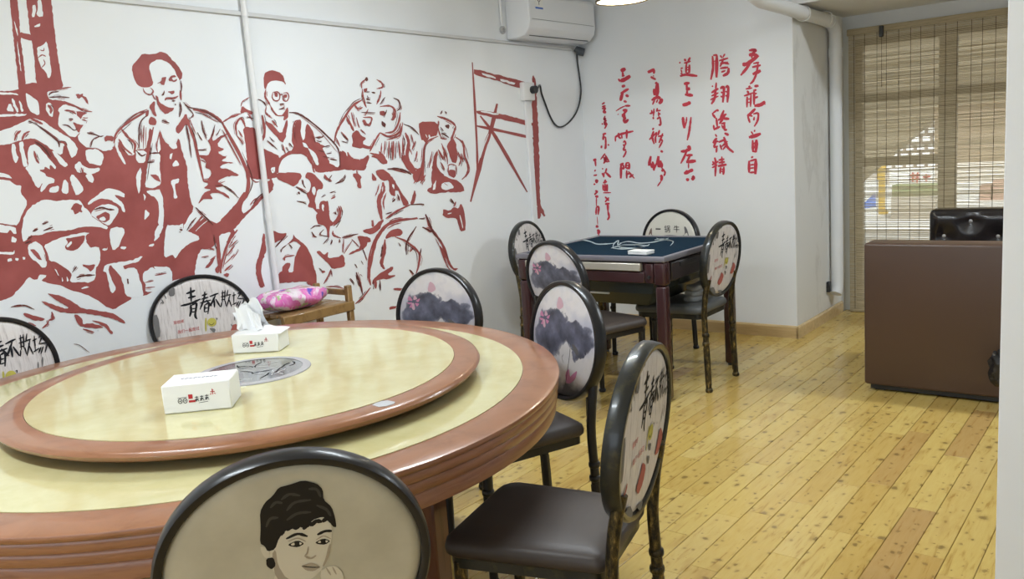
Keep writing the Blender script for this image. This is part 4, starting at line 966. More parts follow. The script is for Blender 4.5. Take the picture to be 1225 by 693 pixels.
# ------------------------------------------------------------------ painted mural (flat paint on the wall, traced as brush shapes)
WIN = dict(A=(0, 0, 5.775), B=(0, 100, 5.771), C=(130, 50, 6.929), D=(130, 130, 4.95), E=(0, 200, 5.775), F=(0, 300, 5.3316), G=(130, 230, 5.774), H=(265, 75, 4.947),
           I=(390, 80, 4.954), J=(490, 120, 4.078), K=(300, 170, 6.931), L=(390, 180, 6.3), M=(295, 250, 6.931), N=(410, 240, 4.95), O=(550, 65, 3.467), Z=(0, 0, 1))
# each line: figure | window layer kind [width] points ; layer r1 red, w2 white, r3 red detail, w4 white, d dark brush
MURAL = {
'painted_posts': '''
A r1 P 65,-40 118,-40 120,0 130,100 145,300 165,430 175,530 175,640 130,640 120,520 100,330 92,250 80,130
A r1 P 175,-40 350,-40 355,0 370,150 385,270 400,390 420,510 435,600 330,640 330,700 280,693 262,640 245,520 235,400 222,290 205,220 195,110
A r1 P 130,222 215,240 250,270 215,285 130,258
A r1 P 165,565 300,640 330,700 260,700 175,640
A w2 P 95,135 108,160 125,235 120,255 105,190
A w2 P 118,265 130,350 150,500 140,480 122,350
A w2 P 225,35 245,30 250,80 240,118 220,115
A w2 P 258,0 285,0 300,110 275,120 250,100 265,60
A w2 P 235,180 280,155 275,185 240,190
A w2 P 255,325 290,320 325,280 345,400 355,520 335,545 320,500 280,460 262,400
A r3 S 8 262,400 290,380 318,390
A r3 S 7 275,345 300,350 305,330
A r3 S 7 285,470 310,440 300,410''',
'painted_ground': '''
Z r1 P -20,110 25,108 29,99 76,100 74,106 104,137 105,146 92,165 104,177 120,177 136,178 138,164 150,152 165,150 176,152 188,160 196,175 197,200 198,235 200,262 215,262 232,250 245,262 262,268 278,272 282,279 270,292 258,290 238,300 233,322 233,334 210,334 190,345 172,355 158,352 158,358 150,362 137,371 125,366 115,358 97,350 82,347 74,342 62,340 49,336 54,332 56,329 46,329 45,335 40,335 35,331 28,340 20,348 14,356 -20,366
B w2 P 40,190 65,130 105,195
B w2 P 75,105 95,105 130,195 115,200
B w2 P 130,110 150,140 165,195 145,195
B w2 P -100,57 110,64 130,82 100,78 -100,74
B w2 P -100,217 190,207 170,224 -100,233
B w2 P 175,65 200,75 270,130 275,215 250,215 200,185 180,120
E w2 P -100,95 55,85 110,125 150,125 140,175 185,230 185,270 150,330 130,385 110,405 -100,370
E w2 P -100,20 60,50 85,80 60,75 -100,55
E w2 P -100,390 110,410 115,465 90,460 70,430 45,460 -100,440
E w2 P 80,475 120,500 110,520 75,520
E w2 P -100,575 95,590 100,570 100,605 60,605 -100,595
E w2 P 50,632 80,630 85,650 50,655
E w2 P 105,627 130,630 125,648 105,645
E w2 P 155,620 178,625 172,640 158,638
E w2 P 605,245 700,175 740,145 800,155 860,180 860,210 800,190 790,200 850,250 868,310 850,310 830,265 760,225 690,215 640,245 610,265
E w2 P 635,310 690,260 760,255 820,280 815,320 760,400 740,405 650,350 630,330
E r3 P 660,345 720,310 755,320 760,360 730,385 690,370
E w4 P 680,355 720,340 735,365 710,375
E d S 12 650,295 700,280 750,292 790,295
E w2 P 755,430 800,410 855,420 860,460 840,500 830,540 785,585 760,520
E w2 P 830,550 875,550 865,570 830,565
E w2 P 705,570 740,550 745,570 715,580
G w2 P 330,240 370,205 375,250 340,320 310,345 320,280
G w2 P 275,365 320,350 310,375 280,380
F w2 P 655,130 670,90 740,75 830,65 915,30 880,75 790,100 870,110 895,180 920,300 850,300 800,290 780,180 740,130 700,85 690,130 720,200 740,240 720,275 700,250 690,200 680,140
F r3 P 780,95 885,72 880,105 820,112 795,120
F d P 808,175 822,180 820,215 812,205
G w2 P 240,555 300,520 330,515 415,515 440,560 440,620 350,690 250,690 260,650 235,600
G r3 S 10 320,575 400,560
G r3 S 8 250,625 310,612
G r3 S 8 250,662 320,655
G r3 S 8 290,500 320,530''',
'painted_capped_figure': '''
B w2 P 325,55 430,30 495,20 560,65 600,90 620,150 640,190 600,195 540,165 440,120 345,110 325,80
B d S 9 335,80 360,62 405,55
B d S 11 340,95 410,92 480,97
B r3 S 10 440,120 540,165 590,187 637,195
B r3 S 8 330,52 430,33 492,25
B r3 P 520,70 545,75 575,68 570,85 600,95 615,150 600,140 580,105 560,90 545,110 530,95
B w2 P 440,140 520,165 600,205 610,240 590,290 555,340 540,350 525,370 480,365 440,325 400,290 405,250 415,205 400,180
B r3 S 12 445,185 490,190 525,210
B r3 P 525,185 605,205 570,220 560,250 545,230 530,215
B d S 7 430,285 470,290 510,322 538,310
B r3 P 505,265 525,275 550,285 580,285 560,310 545,345 520,310
B d S 12 475,245 505,245
B r3 S 7 565,250 600,258
B r3 S 6 570,235 605,240
B w2 P 315,145 340,130 360,150 370,190 360,235 335,215 318,185
B r3 S 16 330,148 350,172 350,208
B w2 P -100,360 90,300 160,262 200,245 240,240 310,265 400,330 500,390 535,440 530,490 490,520 465,450 440,420 430,500 360,460 300,410 225,375 150,390 100,405 60,420 -100,435
B r3 S 17 210,240 250,258 295,280
B d S 14 255,285 330,340 400,400 410,440
B r3 S 15 100,395 115,350 145,325
B r3 S 15 150,395 170,350 205,330
B d S 9 195,260 235,272
B r3 S 13 400,400 445,412 465,462 492,520
B w2 P 80,420 105,415 110,470 130,520 110,555 90,520 78,460
B w2 P 130,405 160,400 165,450 180,520 195,570 160,575 150,520 135,450
B w2 P 200,430 250,420 300,470 340,520 390,570 380,595 350,560 340,570 350,600 310,570 300,590 270,600 310,620 320,640 380,660 370,690 240,690 210,620 170,580 195,570 190,490
B r3 S 15 235,465 250,520 270,552
B d S 14 240,400 300,440 350,510
B w2 P 355,465 385,470 430,520 470,560 450,580 420,560 400,530
E w2 P 170,0 225,0 240,60 300,95 270,150 240,120 210,60
E w2 P 300,95 380,80 375,110 330,120 290,175 275,160
E w2 P 335,170 350,140 410,125 400,175
E w2 P 425,175 435,95 455,85 475,120 470,190
E w2 P 480,75 500,45 540,90 570,130 575,165 530,200 505,150
B w2 P 530,372 560,335 600,338 650,350 720,365 700,400 770,430 780,455 720,470 680,450 640,440 585,440
B d S 9 600,340 640,345 690,365 715,360
B d S 9 690,365 645,385 625,440
B r3 P 722,360 787,362 782,400 750,395 722,402
B w2 P 595,455 670,450 720,495 700,570 660,560 610,550 590,500
B w2 P 510,570 550,530 575,570 620,590 690,580 690,605 640,620 620,640 580,610 540,620
B w2 P 590,630 630,620 650,660 640,690 605,670
B r3 S 12 560,580 575,620 580,660''',
'painted_near_figure': '''
E w2 P 155,400 165,340 200,285 270,235 340,225 400,235 470,225 540,228 565,240 575,270 620,310 640,350 700,385 745,410 740,435 690,415 620,408 560,415 470,440 400,438 330,450 280,470 210,470 165,520 150,480
E r3 P 485,290 505,260 530,245 550,262 572,262 560,290 570,315 545,310 515,328 510,300
E d S 13 225,445 262,428
E d S 13 300,440 365,415
E d S 9 290,392 335,380
E d S 11 188,497 222,480
E d S 11 172,527 217,512
E w2 P 300,545 360,510 440,480 530,460 620,450 620,480 590,510 630,560 680,540 695,590 690,650 670,690 620,720 540,700 440,700 400,660 340,650 320,590
F w2 P 300,0 640,0 640,60 610,110 610,180 570,205 510,200 450,205 440,150 400,90 330,60
F r3 P 320,65 380,85 430,120 460,150 440,200 400,200 370,160 335,115
F w4 P 345,110 365,130 380,165 365,150
F w4 P 395,165 405,195 395,200
F w4 P 425,160 440,190 425,200
F r3 P 525,85 560,95 610,85 600,110 580,135 560,115 535,105
F d S 12 488,172 530,160 605,155
F d S 8 460,140 490,100
F w2 P 515,245 545,225 575,232 550,240
E r3 P 450,490 520,485 590,470 580,510 545,560 500,580 455,570 445,555 475,520
E w4 P 455,545 490,510 500,520 470,555
E r3 P 590,475 640,440 740,450 750,560 690,560 650,545 625,560 600,510
E w2 P 190,545 235,510 280,530 310,580 320,650 300,693 260,660 200,620
E r3 P 205,570 235,565 270,600 290,640 270,640 240,610
E r3 S 14 295,540 325,610 337,665
F w2 P 240,70 300,60 295,105 265,110
F r3 P 300,270 345,280 400,290 470,330 530,370 640,385 740,405 800,460 790,468 740,440 640,415 540,400 470,400 400,395 340,375 260,325 275,320 340,345 430,375 440,360 370,325 320,290
F r3 P 470,405 500,410 525,440 530,470 560,460 620,470 665,490 640,495 520,488 490,460
F r3 P 580,445 640,450 690,475 722,530 705,532 670,490 620,460
F d S 8 70,360 110,350 160,350 220,375
F r3 P 145,395 200,410 260,425 290,435 270,450 220,445 160,420
F r3 S 14 330,390 338,430 310,445
F r3 S 11 310,445 300,470 270,495
F r3 S 11 530,500 600,520
F r3 S 8 180,460 230,480
F d S 4 470,595 510,605 570,650''',
'painted_standing_figure': '''
C r1 P 190,215 205,180 250,140 285,95 350,105 400,95 430,80 480,95 520,140 560,180 590,220 615,270 605,310 580,320 555,260 530,200 490,170 430,145 390,150 345,180 335,210 355,280 370,330 365,360 330,380 280,380 240,360 210,310
C r3 P 398,350 440,322 440,295 480,295 470,322 465,357 435,357 430,337
C r3 P 495,322 515,285 555,275 560,290 520,302 540,322 570,305 565,326 530,332
C d S 10 595,320 603,380 600,420
C r3 P 585,400 605,410 608,490 590,480
C r3 P 490,415 520,410 540,400 547,425 520,437 510,425
C d S 9 462,405 455,435 440,442
C r3 S 12 468,488 480,468 540,465 577,450
C d S 9 525,492 555,490
C d S 9 550,515 556,528
C r3 P 385,440 410,460 420,500 480,540 560,555 475,605 430,570 400,500
C r3 S 10 285,385 300,420 345,440 370,410 345,380
C r3 S 9 360,430 385,482
C r3 P 330,540 385,480 380,560 400,620 370,610 350,560
C d S 12 590,500 602,560 585,625
C d S 12 620,500 660,540 760,565 860,610 950,685
C d S 10 650,540 700,600 670,642
C r3 S 12 320,560 220,605 120,692
C r3 P 300,590 330,560 330,610 310,630
C d S 9 440,650 502,674
C r3 P 340,620 390,630 400,693 330,690
C r3 P 570,693 610,640 640,595 660,640 680,693
D w2 P 35,190 60,150 110,100 200,40 240,20 270,100 240,110 230,200 220,240 160,240 150,280 110,275 60,190 55,230 100,320 100,335 65,290 40,230
D w2 P 230,60 300,20 420,30 440,120 415,165 400,200 350,205 320,170 300,110
D r3 S 13 30,205 50,140 130,72 230,12
D r3 S 15 75,120 110,165 155,210 150,262
D r3 S 13 60,180 90,230 140,272
D d S 8 225,40 190,80 180,160 182,240
D r3 S 5 210,100 205,240
D r3 S 4 222,110 218,235
D w2 P 160,245 215,250 235,270 215,320 180,325 160,300
D d S 7 165,250 195,280 222,268
D w2 P 165,380 195,340 185,520 160,450
D w2 P 240,270 310,265 300,340 315,450 250,475 215,460 225,380 235,300
D d S 11 225,320 270,315
D r3 P 240,390 290,390 310,440 280,425
D w2 P 260,110 310,150 310,260 240,265 250,190
D r3 S 15 265,110 245,200 230,280 210,400 195,500
D r3 S 7 300,140 285,220 290,262
D d S 6 240,262 305,264
D w2 P 225,485 320,480 330,690 290,690 300,600 290,540 230,500
D w2 P 215,590 245,625 210,665
D w2 P 205,500 225,520 210,550
D d S 9 315,70 360,85
D r3 P 300,110 330,200 360,215 400,210 415,170 440,270 465,340 468,450 485,540 505,590 460,640 440,690 330,690 325,480 320,300 300,180
D w4 P 350,212 400,197 410,232 380,242
D w4 P 362,270 380,262 372,300 360,300
D w4 P 375,330 400,300 420,335 385,345
D w4 P 370,425 420,410 415,440 390,445 400,500 410,530 385,535 385,480 372,450
D r3 S 15 455,40 480,110 510,200 540,330 562,430
D d S 8 460,90 475,180 490,290
D r3 P 395,110 430,80 455,30 465,80 420,150 400,140
D r3 P 530,270 590,280 610,230 560,150 590,200 630,100 605,200 680,150 640,220 690,240 640,260 700,290 660,310 750,320 680,330 650,350 720,360 780,400 700,400 640,430 690,460 620,470 710,510 720,540 660,500 600,500 620,540 570,530 525,570 560,500 610,480 560,470 590,450 580,430 610,390 600,360 570,350 580,310 540,290
D d S 7 520,245 580,245
D d S 8 550,70 560,130 582,175
D d S 7 525,140 552,190
D d S 7 630,95 610,170
D r3 S 9 700,150 645,185
D d S 6 630,455 700,465 770,530
D d S 9 515,585 560,630 620,690
D r3 S 13 560,430 600,432
D r3 S 19 500,5 580,20 640,55 680,90
D r3 S 20 670,80 720,170 780,280 825,400 818,500 760,585 640,692
G w2 P 405,205 510,205 520,260 620,300 630,330 560,350 490,410 460,465 440,430 385,455 380,380
G w2 P 515,245 550,170 600,110 650,150 630,180 590,230 545,270 520,265
G d S 9 605,175 570,215 540,265
G d S 14 490,258 510,262
G w4 S 5 690,190 640,230 600,270
G w4 S 5 660,170 630,200
G r1 P 925,0 955,0 935,60 915,120 935,155 1055,30 1055,55 940,170 860,265 760,300 640,300 640,280 740,230 890,70
G r3 S 20 745,290 760,400 775,560
G r3 S 17 890,260 830,340 785,470 770,560
G w2 P 765,295 850,270 820,330 785,420 765,350
G r3 P 660,528 740,430 725,480 695,520
G r3 P 640,390 720,345 740,350 720,380 670,397
G r3 P 730,530 765,500 765,560 740,560
G r3 P 810,560 830,560 825,590 790,570
G r3 S 9 830,385 890,330
G r3 S 10 815,440 870,370
G r3 S 8 800,500 870,430
G r3 S 12 800,545 850,500
G r3 S 6 850,470 900,400
G r1 P 1065,290 1080,290 1090,400 1060,480 1050,600 1075,660 1045,660 1020,580 1020,480 1050,400
D r3 S 6 650,360 720,372
D r3 S 7 660,300 700,280
D d S 6 660,120 640,160
D r3 S 6 540,300 575,320
D r3 S 6 640,450 690,430
D d S 5 680,460 740,500
D r3 S 7 100,140 130,190
D r3 S 6 190,120 195,200
G r3 S 9 680,380 730,400
G r3 S 8 640,450 690,440
G r3 S 8 700,470 740,440''',
'painted_glasses_figure': '''
H r1 P 247,100 255,60 290,45 340,50 370,85 380,135 365,115 330,105 290,110 270,130 265,160 250,150
H r3 S 7 305,175 300,205 315,225 340,220 345,190 330,172 305,175
H r3 S 7 362,188 365,220 385,228 398,205 390,180 365,180
H r3 S 6 343,190 362,190
H r3 P 310,170 335,175 330,205 315,200
H r3 P 365,190 390,185 385,210 368,208
H d S 9 345,245 372,245
H d S 9 340,277 374,268
H r3 P 285,240 305,280 330,310 365,310 390,260 398,290 395,330 365,345 370,315 325,318 295,285
H r3 S 11 262,160 258,200 275,230 287,252
H r3 P 255,340 300,365 355,430 385,330 395,350 380,440 360,480 310,420 265,375
H r1 P 125,380 200,385 205,420 240,500 250,510 355,560 330,620 325,690 150,690 150,560 140,460
H r1 P 440,340 475,335 465,420 490,470 500,350 540,400 560,480 620,490 590,510 630,560 600,580 650,600 690,630 610,650 550,640 540,580 500,540 420,535 390,545 430,500 410,450
H w4 P 505,500 540,520 570,560 575,610 555,600 535,550
H w4 P 475,470 500,480 515,505 490,500
H d S 9 400,295 450,300 510,335 600,410 690,510 702,622
H r3 S 6 115,260 125,230 165,205
H r3 P 110,300 120,255 150,275 185,290 180,310 140,290 130,300
H r3 S 9 0,357 60,320 120,300
H r3 S 13 90,430 85,370 110,330 130,350 140,380
H r3 S 9 90,430 130,482
H d S 6 190,332 150,320
H d S 6 210,215 245,230 265,260
H r3 S 8 265,260 262,300 300,330
H r3 S 16 240,310 255,400 245,462
H r3 S 8 420,410 430,360 445,340
H r3 S 8 360,480 380,545
H d S 7 270,460 330,512
H d S 7 400,475 422,502
H d S 8 555,442 590,442 607,430
H d S 7 600,500 642,490
H d S 7 620,540 652,535
H d S 7 640,570 682,577
H w4 P 290,625 320,615 315,650 300,655
H r3 S 7 300,630 315,640
G w2 P 1050,30 1055,30 1055,40
H r3 S 8 520,420 545,470 560,522
H d S 5 560,460 592,470
H r3 S 9 300,340 332,382
H d S 5 575,520 610,528
H d S 5 600,555 640,562
H r3 S 7 450,350 440,420 450,480
H d S 5 285,440 310,470
H r3 S 6 155,300 185,345
H r3 S 7 100,400 125,440
H d S 5 380,500 400,530
H r3 S 6 320,400 340,430''',
'painted_pair_of_figures': '''
I r3 S 8 212,128 212,95 235,75
I d P 228,70 243,60 252,75 238,87
I r3 S 10 300,75 330,95 335,120 300,130
I r3 S 9 215,130 220,180 228,215 240,242
I r3 S 9 325,140 320,180 300,222
I r3 P 222,130 247,125 242,150 225,152
I d S 7 270,150 292,157
I d S 9 238,190 262,196
I d S 6 240,213 270,216
I r3 S 14 215,195 160,230 110,300 65,380 48,452
I r3 S 13 120,290 150,350 165,382
I r3 S 9 150,270 170,352
I r3 P 150,400 185,370 210,410 240,420 215,450 240,470 280,470 260,490 190,480 150,470 160,440
I r3 P 75,500 100,520 130,500 150,540 185,545 215,550 240,530 240,610 180,605 100,610 85,570
I w4 S 7 120,500 125,530
I w4 S 7 160,515 165,545
I w4 S 7 195,520 200,552
I r3 S 10 165,220 190,250 217,240
I r3 S 10 215,322 255,342 270,302 220,300
I d S 7 210,270 292,272
I r3 P 215,310 235,320 260,350 225,352
I r3 S 8 90,385 130,430
I r3 P 318,265 345,260 357,285 335,291 318,285
I r3 S 11 320,235 380,232 408,260 400,310 385,312
I d S 7 350,180 320,222
I d S 8 400,185 430,200 440,240 420,262
I d P 330,320 355,340 350,362 330,345
I r3 S 13 440,270 430,330 400,382 350,392
I r3 S 11 320,390 370,412 430,392 455,340
I r3 S 9 455,330 440,400 400,422 360,432
I r3 S 11 320,390 290,440 260,502
I r3 S 8 350,440 345,520
I r3 S 9 375,440 370,542
I r3 S 15 400,440 395,552
I r3 S 11 430,440 440,542
I r3 S 20 470,390 490,450 480,530 502,582
I d S 6 460,340 510,360 550,402
I r3 P 440,540 470,520 500,560 540,620 510,640 470,590
I r3 S 11 580,480 575,560 550,640 520,692
I r3 S 9 530,440 510,492
I r3 P 245,510 310,515 350,540 370,570 330,575 290,530
I r1 P 555,325 640,323 652,400 600,415 570,440 555,400
I w4 S 5 590,400 600,420
I r3 S 9 540,500 530,560
I r3 S 12 590,640 560,690
I r3 S 6 330,450 325,512
I r3 S 6 412,450 413,542
I d S 6 100,400 132,440
I d S 6 92,440 127,452
I r3 S 7 60,420 82,472
I r3 S 7 505,400 522,470
I r3 S 8 455,420 455,522
I r3 S 6 250,250 232,290
I d S 6 360,255 345,300
I r3 S 7 300,540 330,560
I r3 S 6 490,470 510,520
I r3 S 6 520,600 550,610
I d S 6 235,150 260,148
I r3 S 7 180,300 195,360
I d S 5 245,170 250,188
I r3 S 9 395,270 415,300
I r3 S 7 205,370 235,400''',
'painted_seated_figure': '''
J r1 P 45,105 140,105 138,170 100,180 80,210 60,190 45,150
J w2 P 95,165 105,178 98,188 90,178
J d S 5 150,67 160,50
J d P 170,52 184,60 176,69
J r3 S 9 135,78 170,90 210,110 227,132
J r3 S 6 140,100 140,140 155,187
J r3 S 11 225,130 215,160 200,202
J d P 172,120 197,120 190,139 175,132
J d S 7 155,160 168,166 192,182
J r3 S 7 150,185 182,191
J r3 S 8 140,175 90,200 70,240 65,350 72,397
J r3 P 180,220 210,180 225,210 235,250 230,310 205,300 190,250
J r3 S 10 225,180 260,210 268,270 285,320 280,360 255,387
J r3 P 120,260 140,240 130,300 140,340 180,375 240,395 265,420 268,448 170,450 110,458 80,440 110,420 105,370 110,330
J w4 P 160,402 200,400 220,425 180,440 150,430
J w4 P 118,405 130,385 128,430 112,440
J r3 P 188,340 225,340 225,380 190,370
J r3 S 5 185,320 205,312 228,320
J r3 S 5 190,320 188,352
J r3 S 5 228,320 230,362
J r3 S 7 155,210 180,270 185,312
J r3 S 10 140,240 165,292
J r3 S 8 235,250 250,290 240,320
J r3 P 165,530 195,540 215,520 240,530 250,500 265,530 275,600 272,640 245,640 235,590 220,570 180,578 160,555
J w4 S 5 245,560 255,600 260,625
J w4 S 5 185,555 205,550
J d S 7 200,480 217,505
J r3 S 7 225,495 218,520
J r3 S 7 110,250 95,330
J r3 S 7 150,300 172,340
J r3 S 7 250,260 262,302
J r3 S 8 130,380 150,442
J r3 S 6 165,250 175,300
J d S 5 150,130 165,150
J r3 S 7 195,210 215,260
J r3 S 6 170,400 200,420''',
'painted_hatted_figures': '''
K r3 P 215,200 230,150 260,110 330,70 430,75 490,120 520,190 535,255 515,250 500,180 470,130 430,100 350,95 290,115 250,160 230,210 225,262 205,262
K r1 P 500,0 570,0 600,60 640,130 660,190 740,215 745,60 800,100 880,150 901,150 901,215 860,225 740,225 640,250 540,255 520,190 500,100
K r3 P 215,260 300,250 440,262 370,375 290,340 215,305
K r3 P 460,255 520,258 560,300 600,350 600,390 550,395 530,480 545,560 560,600 520,550 470,540 490,490 460,430 490,400 500,330 450,290
K w4 P 510,370 540,375 535,440 520,440 505,400
K r3 P 570,500 600,485 640,495 650,600 660,650 690,693 560,693 540,610 570,580
K w4 P 588,515 610,520 605,580 590,560
K d S 9 380,490 430,500 462,515
K d S 14 390,415 408,432
K d S 8 430,310 440,360 455,382
K r3 S 17 610,270 630,300 672,325
K d S 8 785,268 760,310 700,347
K d S 10 655,422 702,408
K r3 S 14 665,472 702,452
K r3 S 19 730,540 740,590 720,650 688,672
K d S 14 700,578 702,602
K d S 8 585,458 622,440
K d S 13 375,372 470,432
K r3 S 30 0,562 80,470 182,385
K r3 P 130,340 180,290 185,400 140,410
K r3 S 9 190,220 205,250 180,282
K r3 S 9 0,300 40,330 70,330
L r3 P 205,175 235,170 270,200 260,220 270,290 240,280 225,220 205,200
L r3 S 9 230,150 235,182
L r3 P 345,160 390,225 345,225
L r3 P 375,150 420,140 470,165 520,230 570,320 630,400 590,425 565,370 550,310 520,300 520,350 490,330 475,300 475,220 430,235 385,190
L w4 P 495,250 515,260 512,290 498,280
L d S 13 500,390 522,365
L d S 11 540,330 552,380
L d S 17 465,140 540,140 610,160 642,182
L r3 P 650,180 700,130 740,140 735,220 680,240 660,220
L r3 S 13 740,0 735,100 730,222
L r3 P 670,290 680,350 660,410 630,405 650,350
L d S 9 630,410 720,405 740,413
L r3 S 32 430,240 430,300 400,370 405,440 420,522
L w4 S 6 428,270 425,310
L r3 P 270,600 340,590 410,530 440,520 400,600 340,635 290,620
L r3 S 15 450,515 540,455 632,410
L r3 P 340,530 360,525 365,575 345,580
L d S 9 450,480 500,465
L d S 10 125,655 242,630
L r3 P 235,640 330,655 345,693 250,693
L r3 S 21 375,690 420,610 480,550 560,525 692,513
L r3 P 450,640 500,600 560,590 575,640 500,650 450,670
L d S 14 750,480 780,550 810,620 872,692
L d S 12 725,580 792,605
L d S 8 682,573 640,640 600,692
L d S 8 700,516 747,515
L r1 P 100,0 130,20 150,60 180,60 240,70 290,60 320,30 330,60 305,100 300,150 230,150 120,145 0,165 0,140 100,130 115,80
L r1 P 400,0 440,40 470,95 420,105 400,70 330,45 400,30
L d S 8 45,185 20,225 40,235
L d S 7 75,250 130,230 150,190
L r3 P 0,380 18,385 25,500 0,520
L r3 S 19 95,420 105,480 60,545 10,570''',
'painted_front_figures': '''
M r3 P 190,165 230,180 270,205 340,200 300,250 205,297
M d S 12 225,332 330,218
M r3 P 135,205 150,205 155,350 120,430 120,540 155,650 125,640 105,660 105,590 78,560 80,440 125,370
M w4 P 130,440 145,425 135,470 122,480
M r3 P 385,205 405,240 440,265 480,290 530,370 560,480 585,570 575,650 490,620 510,600 420,605 235,620 230,570 290,520 300,470 330,450 370,450 345,520 385,530 395,420 430,330 450,300 400,270 350,285 330,300 380,255
M d S 9 350,290 380,327
M r3 S 13 315,430 320,400 397,385
M d S 10 247,438 220,472
M d S 8 285,362 295,330 330,300
M r3 S 8 255,480 255,542
M r3 P 560,0 690,0 680,80 720,120 690,150 690,240 670,240 665,160 630,130 590,40
M r3 S 17 770,0 770,80 720,142
M d S 9 530,167 570,140 622,140
M d S 12 540,190 560,225 582,235
M d S 8 640,170 610,212 682,230
M d S 9 680,240 635,292
M r3 S 12 715,180 720,220 782,242
M d S 10 697,295 712,258
M d S 9 770,250 775,280
M d S 10 790,240 922,208
M r3 S 10 805,250 800,362
M r3 S 8 880,255 808,372
M r3 S 8 870,250 932,312
M r3 P 915,215 1000,260 1005,300 960,340 840,385 860,360 950,320
M r3 P 575,355 610,345 640,385 680,350 670,395 690,410 750,400 800,370 820,450 810,480 710,500 680,450 630,410
M d S 8 600,490 632,517
M r3 P 615,515 640,508 657,520 635,537
M r3 S 12 700,500 680,550 640,622
M r3 S 8 705,510 708,562
M r3 S 9 660,645 740,645 812,662
M r3 S 12 910,530 940,610 962,692
M d S 5 855,585 892,632
M d S 5 905,460 917,492
M d S 6 950,430 967,462
M d S 5 940,540 960,560
N r3 S 19 165,502 155,430 180,300 215,200 290,130 442,103
N d S 9 80,425 100,490 120,562
N r3 S 10 165,515 120,572 75,612
N d S 6 115,280 145,352
N r3 S 19 250,230 245,310 230,370 247,407
N r3 P 175,470 240,420 300,385 295,410 260,440 320,445 270,465 215,465 175,500
N r3 S 15 195,470 195,522
N d S 6 220,470 225,532
N r3 S 12 310,215 380,245 450,310 450,380 435,432
N d S 9 435,155 380,245 377,322
N d S 7 465,283 455,332
N r3 S 8 420,280 395,305
N r3 P 255,215 275,180 340,160 360,200 300,215
N r3 S 15 490,85 520,160 590,260 630,370 662,412
N r3 S 14 575,270 622,352
N r3 P 650,400 685,400 670,420
N d S 12 473,157 532,187
N d S 10 395,410 422,437
N r3 P 295,520 355,518 340,535 310,535
N r3 P 275,630 320,620 310,640 280,648
N d S 5 70,375 85,395
N d S 5 45,460 70,492
N d S 5 330,250 345,270''',
'painted_easel': '''
O r3 S 9 52,33 62,200 72,400 72,490
O r3 P 58,58 140,80 300,122 300,140 250,143 140,105 58,85
O w4 P 90,76 150,94 150,103 95,86
O w4 P 165,100 230,118 225,127 170,112
O r3 P 300,92 307,86 315,105 328,340 334,640 345,660 316,620 306,400 299,150
O r3 P 70,230 170,245 310,285 300,300 160,267 70,247
O w4 P 85,233 165,247 160,253 90,241
O r3 S 13 70,297 180,320 312,350
O r3 S 16 155,205 130,310 100,400 45,612
O w4 S 4 120,330 100,380 85,430
O r3 S 13 85,255 150,345 280,572
O r3 S 15 300,565 325,620 352,672
O r3 P 318,635 332,628 337,680 320,682''',
}
LAYER = dict(r1=(MURED, .0004), w2=(WALL, .0011), r3=(MURED, .0018), w4=(WALL, .0025), d=(MUDK, .0026))
mrng = random.Random(21)
def rough_edge(pts):
    p = chaikin(pts); o = []
    for i in range(len(p)):
        a = p[i]; b = p[(i + 1) % len(p)]; n_ = max(1, int(np.hypot(*(b - a)) / 2.6))
        for k in range(n_): o.append(a + (b - a) * k / n_ + np.array([mrng.gauss(0, .28), mrng.gauss(0, .28)]))
    return o
mu = tag(empty('wall_mural', (XW, 2.9, .9)), 'large dark red brush painted mural of seated and standing people on the left wall', 'mural')
MUO = np.array([XW, 2.9, .9])
FIGO = {f_: .00000053 * i_ + .000003 for i_, f_ in enumerate(MURAL)}
for fig, txt in MURAL.items():
    p = Paint()
    for q_, ln in enumerate(txt.strip().splitlines()):
        t_ = ln.split(); x0, y0, s = WIN[t_[0]]; ly = t_[1]; kind = t_[2]; i0 = 3
        wd = 0
        if kind == 'S': wd = float(t_[3]) / s; i0 = 4
        pts = [(x0 + float(a.split(',')[0]) / s, y0 + float(a.split(',')[1]) / s) for a in t_[i0:]]
        fn = lambda x, y, o=LAYER[ly][1] + FIGO[fig] + q_ * 6e-6: tuple(on_axis(x, y, 0, XW + o) - MUO)
        if kind == 'P': p.poly(ly, rough_edge(pts), fn, False)
        else:
            p.stroke(ly, pts, wd, fn, .35, .22)
            if ly in ('r3', 'd') and wd > 1.0 and fig not in ('painted_easel', 'painted_posts'):
                # dry bristle marks beside the main stroke
                sp = smooth_path(pts); n_ = len(sp)
                for k_ in range(2 if wd > 1.5 else 1):
                    a_ = mrng.randint(0, n_ // 2); b_ = min(n_ - 1, a_ + max(2, int(n_ * mrng.uniform(.25, .55)))); sub = sp[a_:b_ + 1]
                    if len(sub) < 2: continue
                    d_ = sub[-1] - sub[0]; L_ = np.hypot(*d_) or 1; nn = np.array([-d_[1], d_[0]]) / L_ * mrng.choice((-1, 1)) * wd * mrng.uniform(.55, 1.1)
                    sub2 = [sub[0] + nn, sub[len(sub) // 2] + nn * 1.15, sub[-1] + nn * mrng.uniform(.6, 1.5)]
                    fn2 = lambda x, y, o=LAYER['d'][1] + .0002 + FIGO[fig] + (q_ * 2 + k_) * 4e-6: tuple(on_axis(x, y, 0, XW + o) - MUO)
                    p.stroke('d' if mrng.random() < .4 else 'x', sub2, max(.45, wd * mrng.uniform(.2, .4)), fn2, .2, .3)
    root = None
    for ly in ('r1', 'r3', 'w2', 'w4', 'd', 'x'):
        if ly in p.d:
            o = p.d[ly].build(fig if root is None else {'r1': 'red_fill', 'r3': 'red_brushwork', 'w2': 'unpainted_ground', 'w4': 'unpainted_highlight', 'd': 'dark_brushwork', 'x': 'dry_brushwork'}[ly], LAYER.get(ly, (MURED, 0))[0], root or mu)
            o['kind'] = 'stuff'; root = root or o

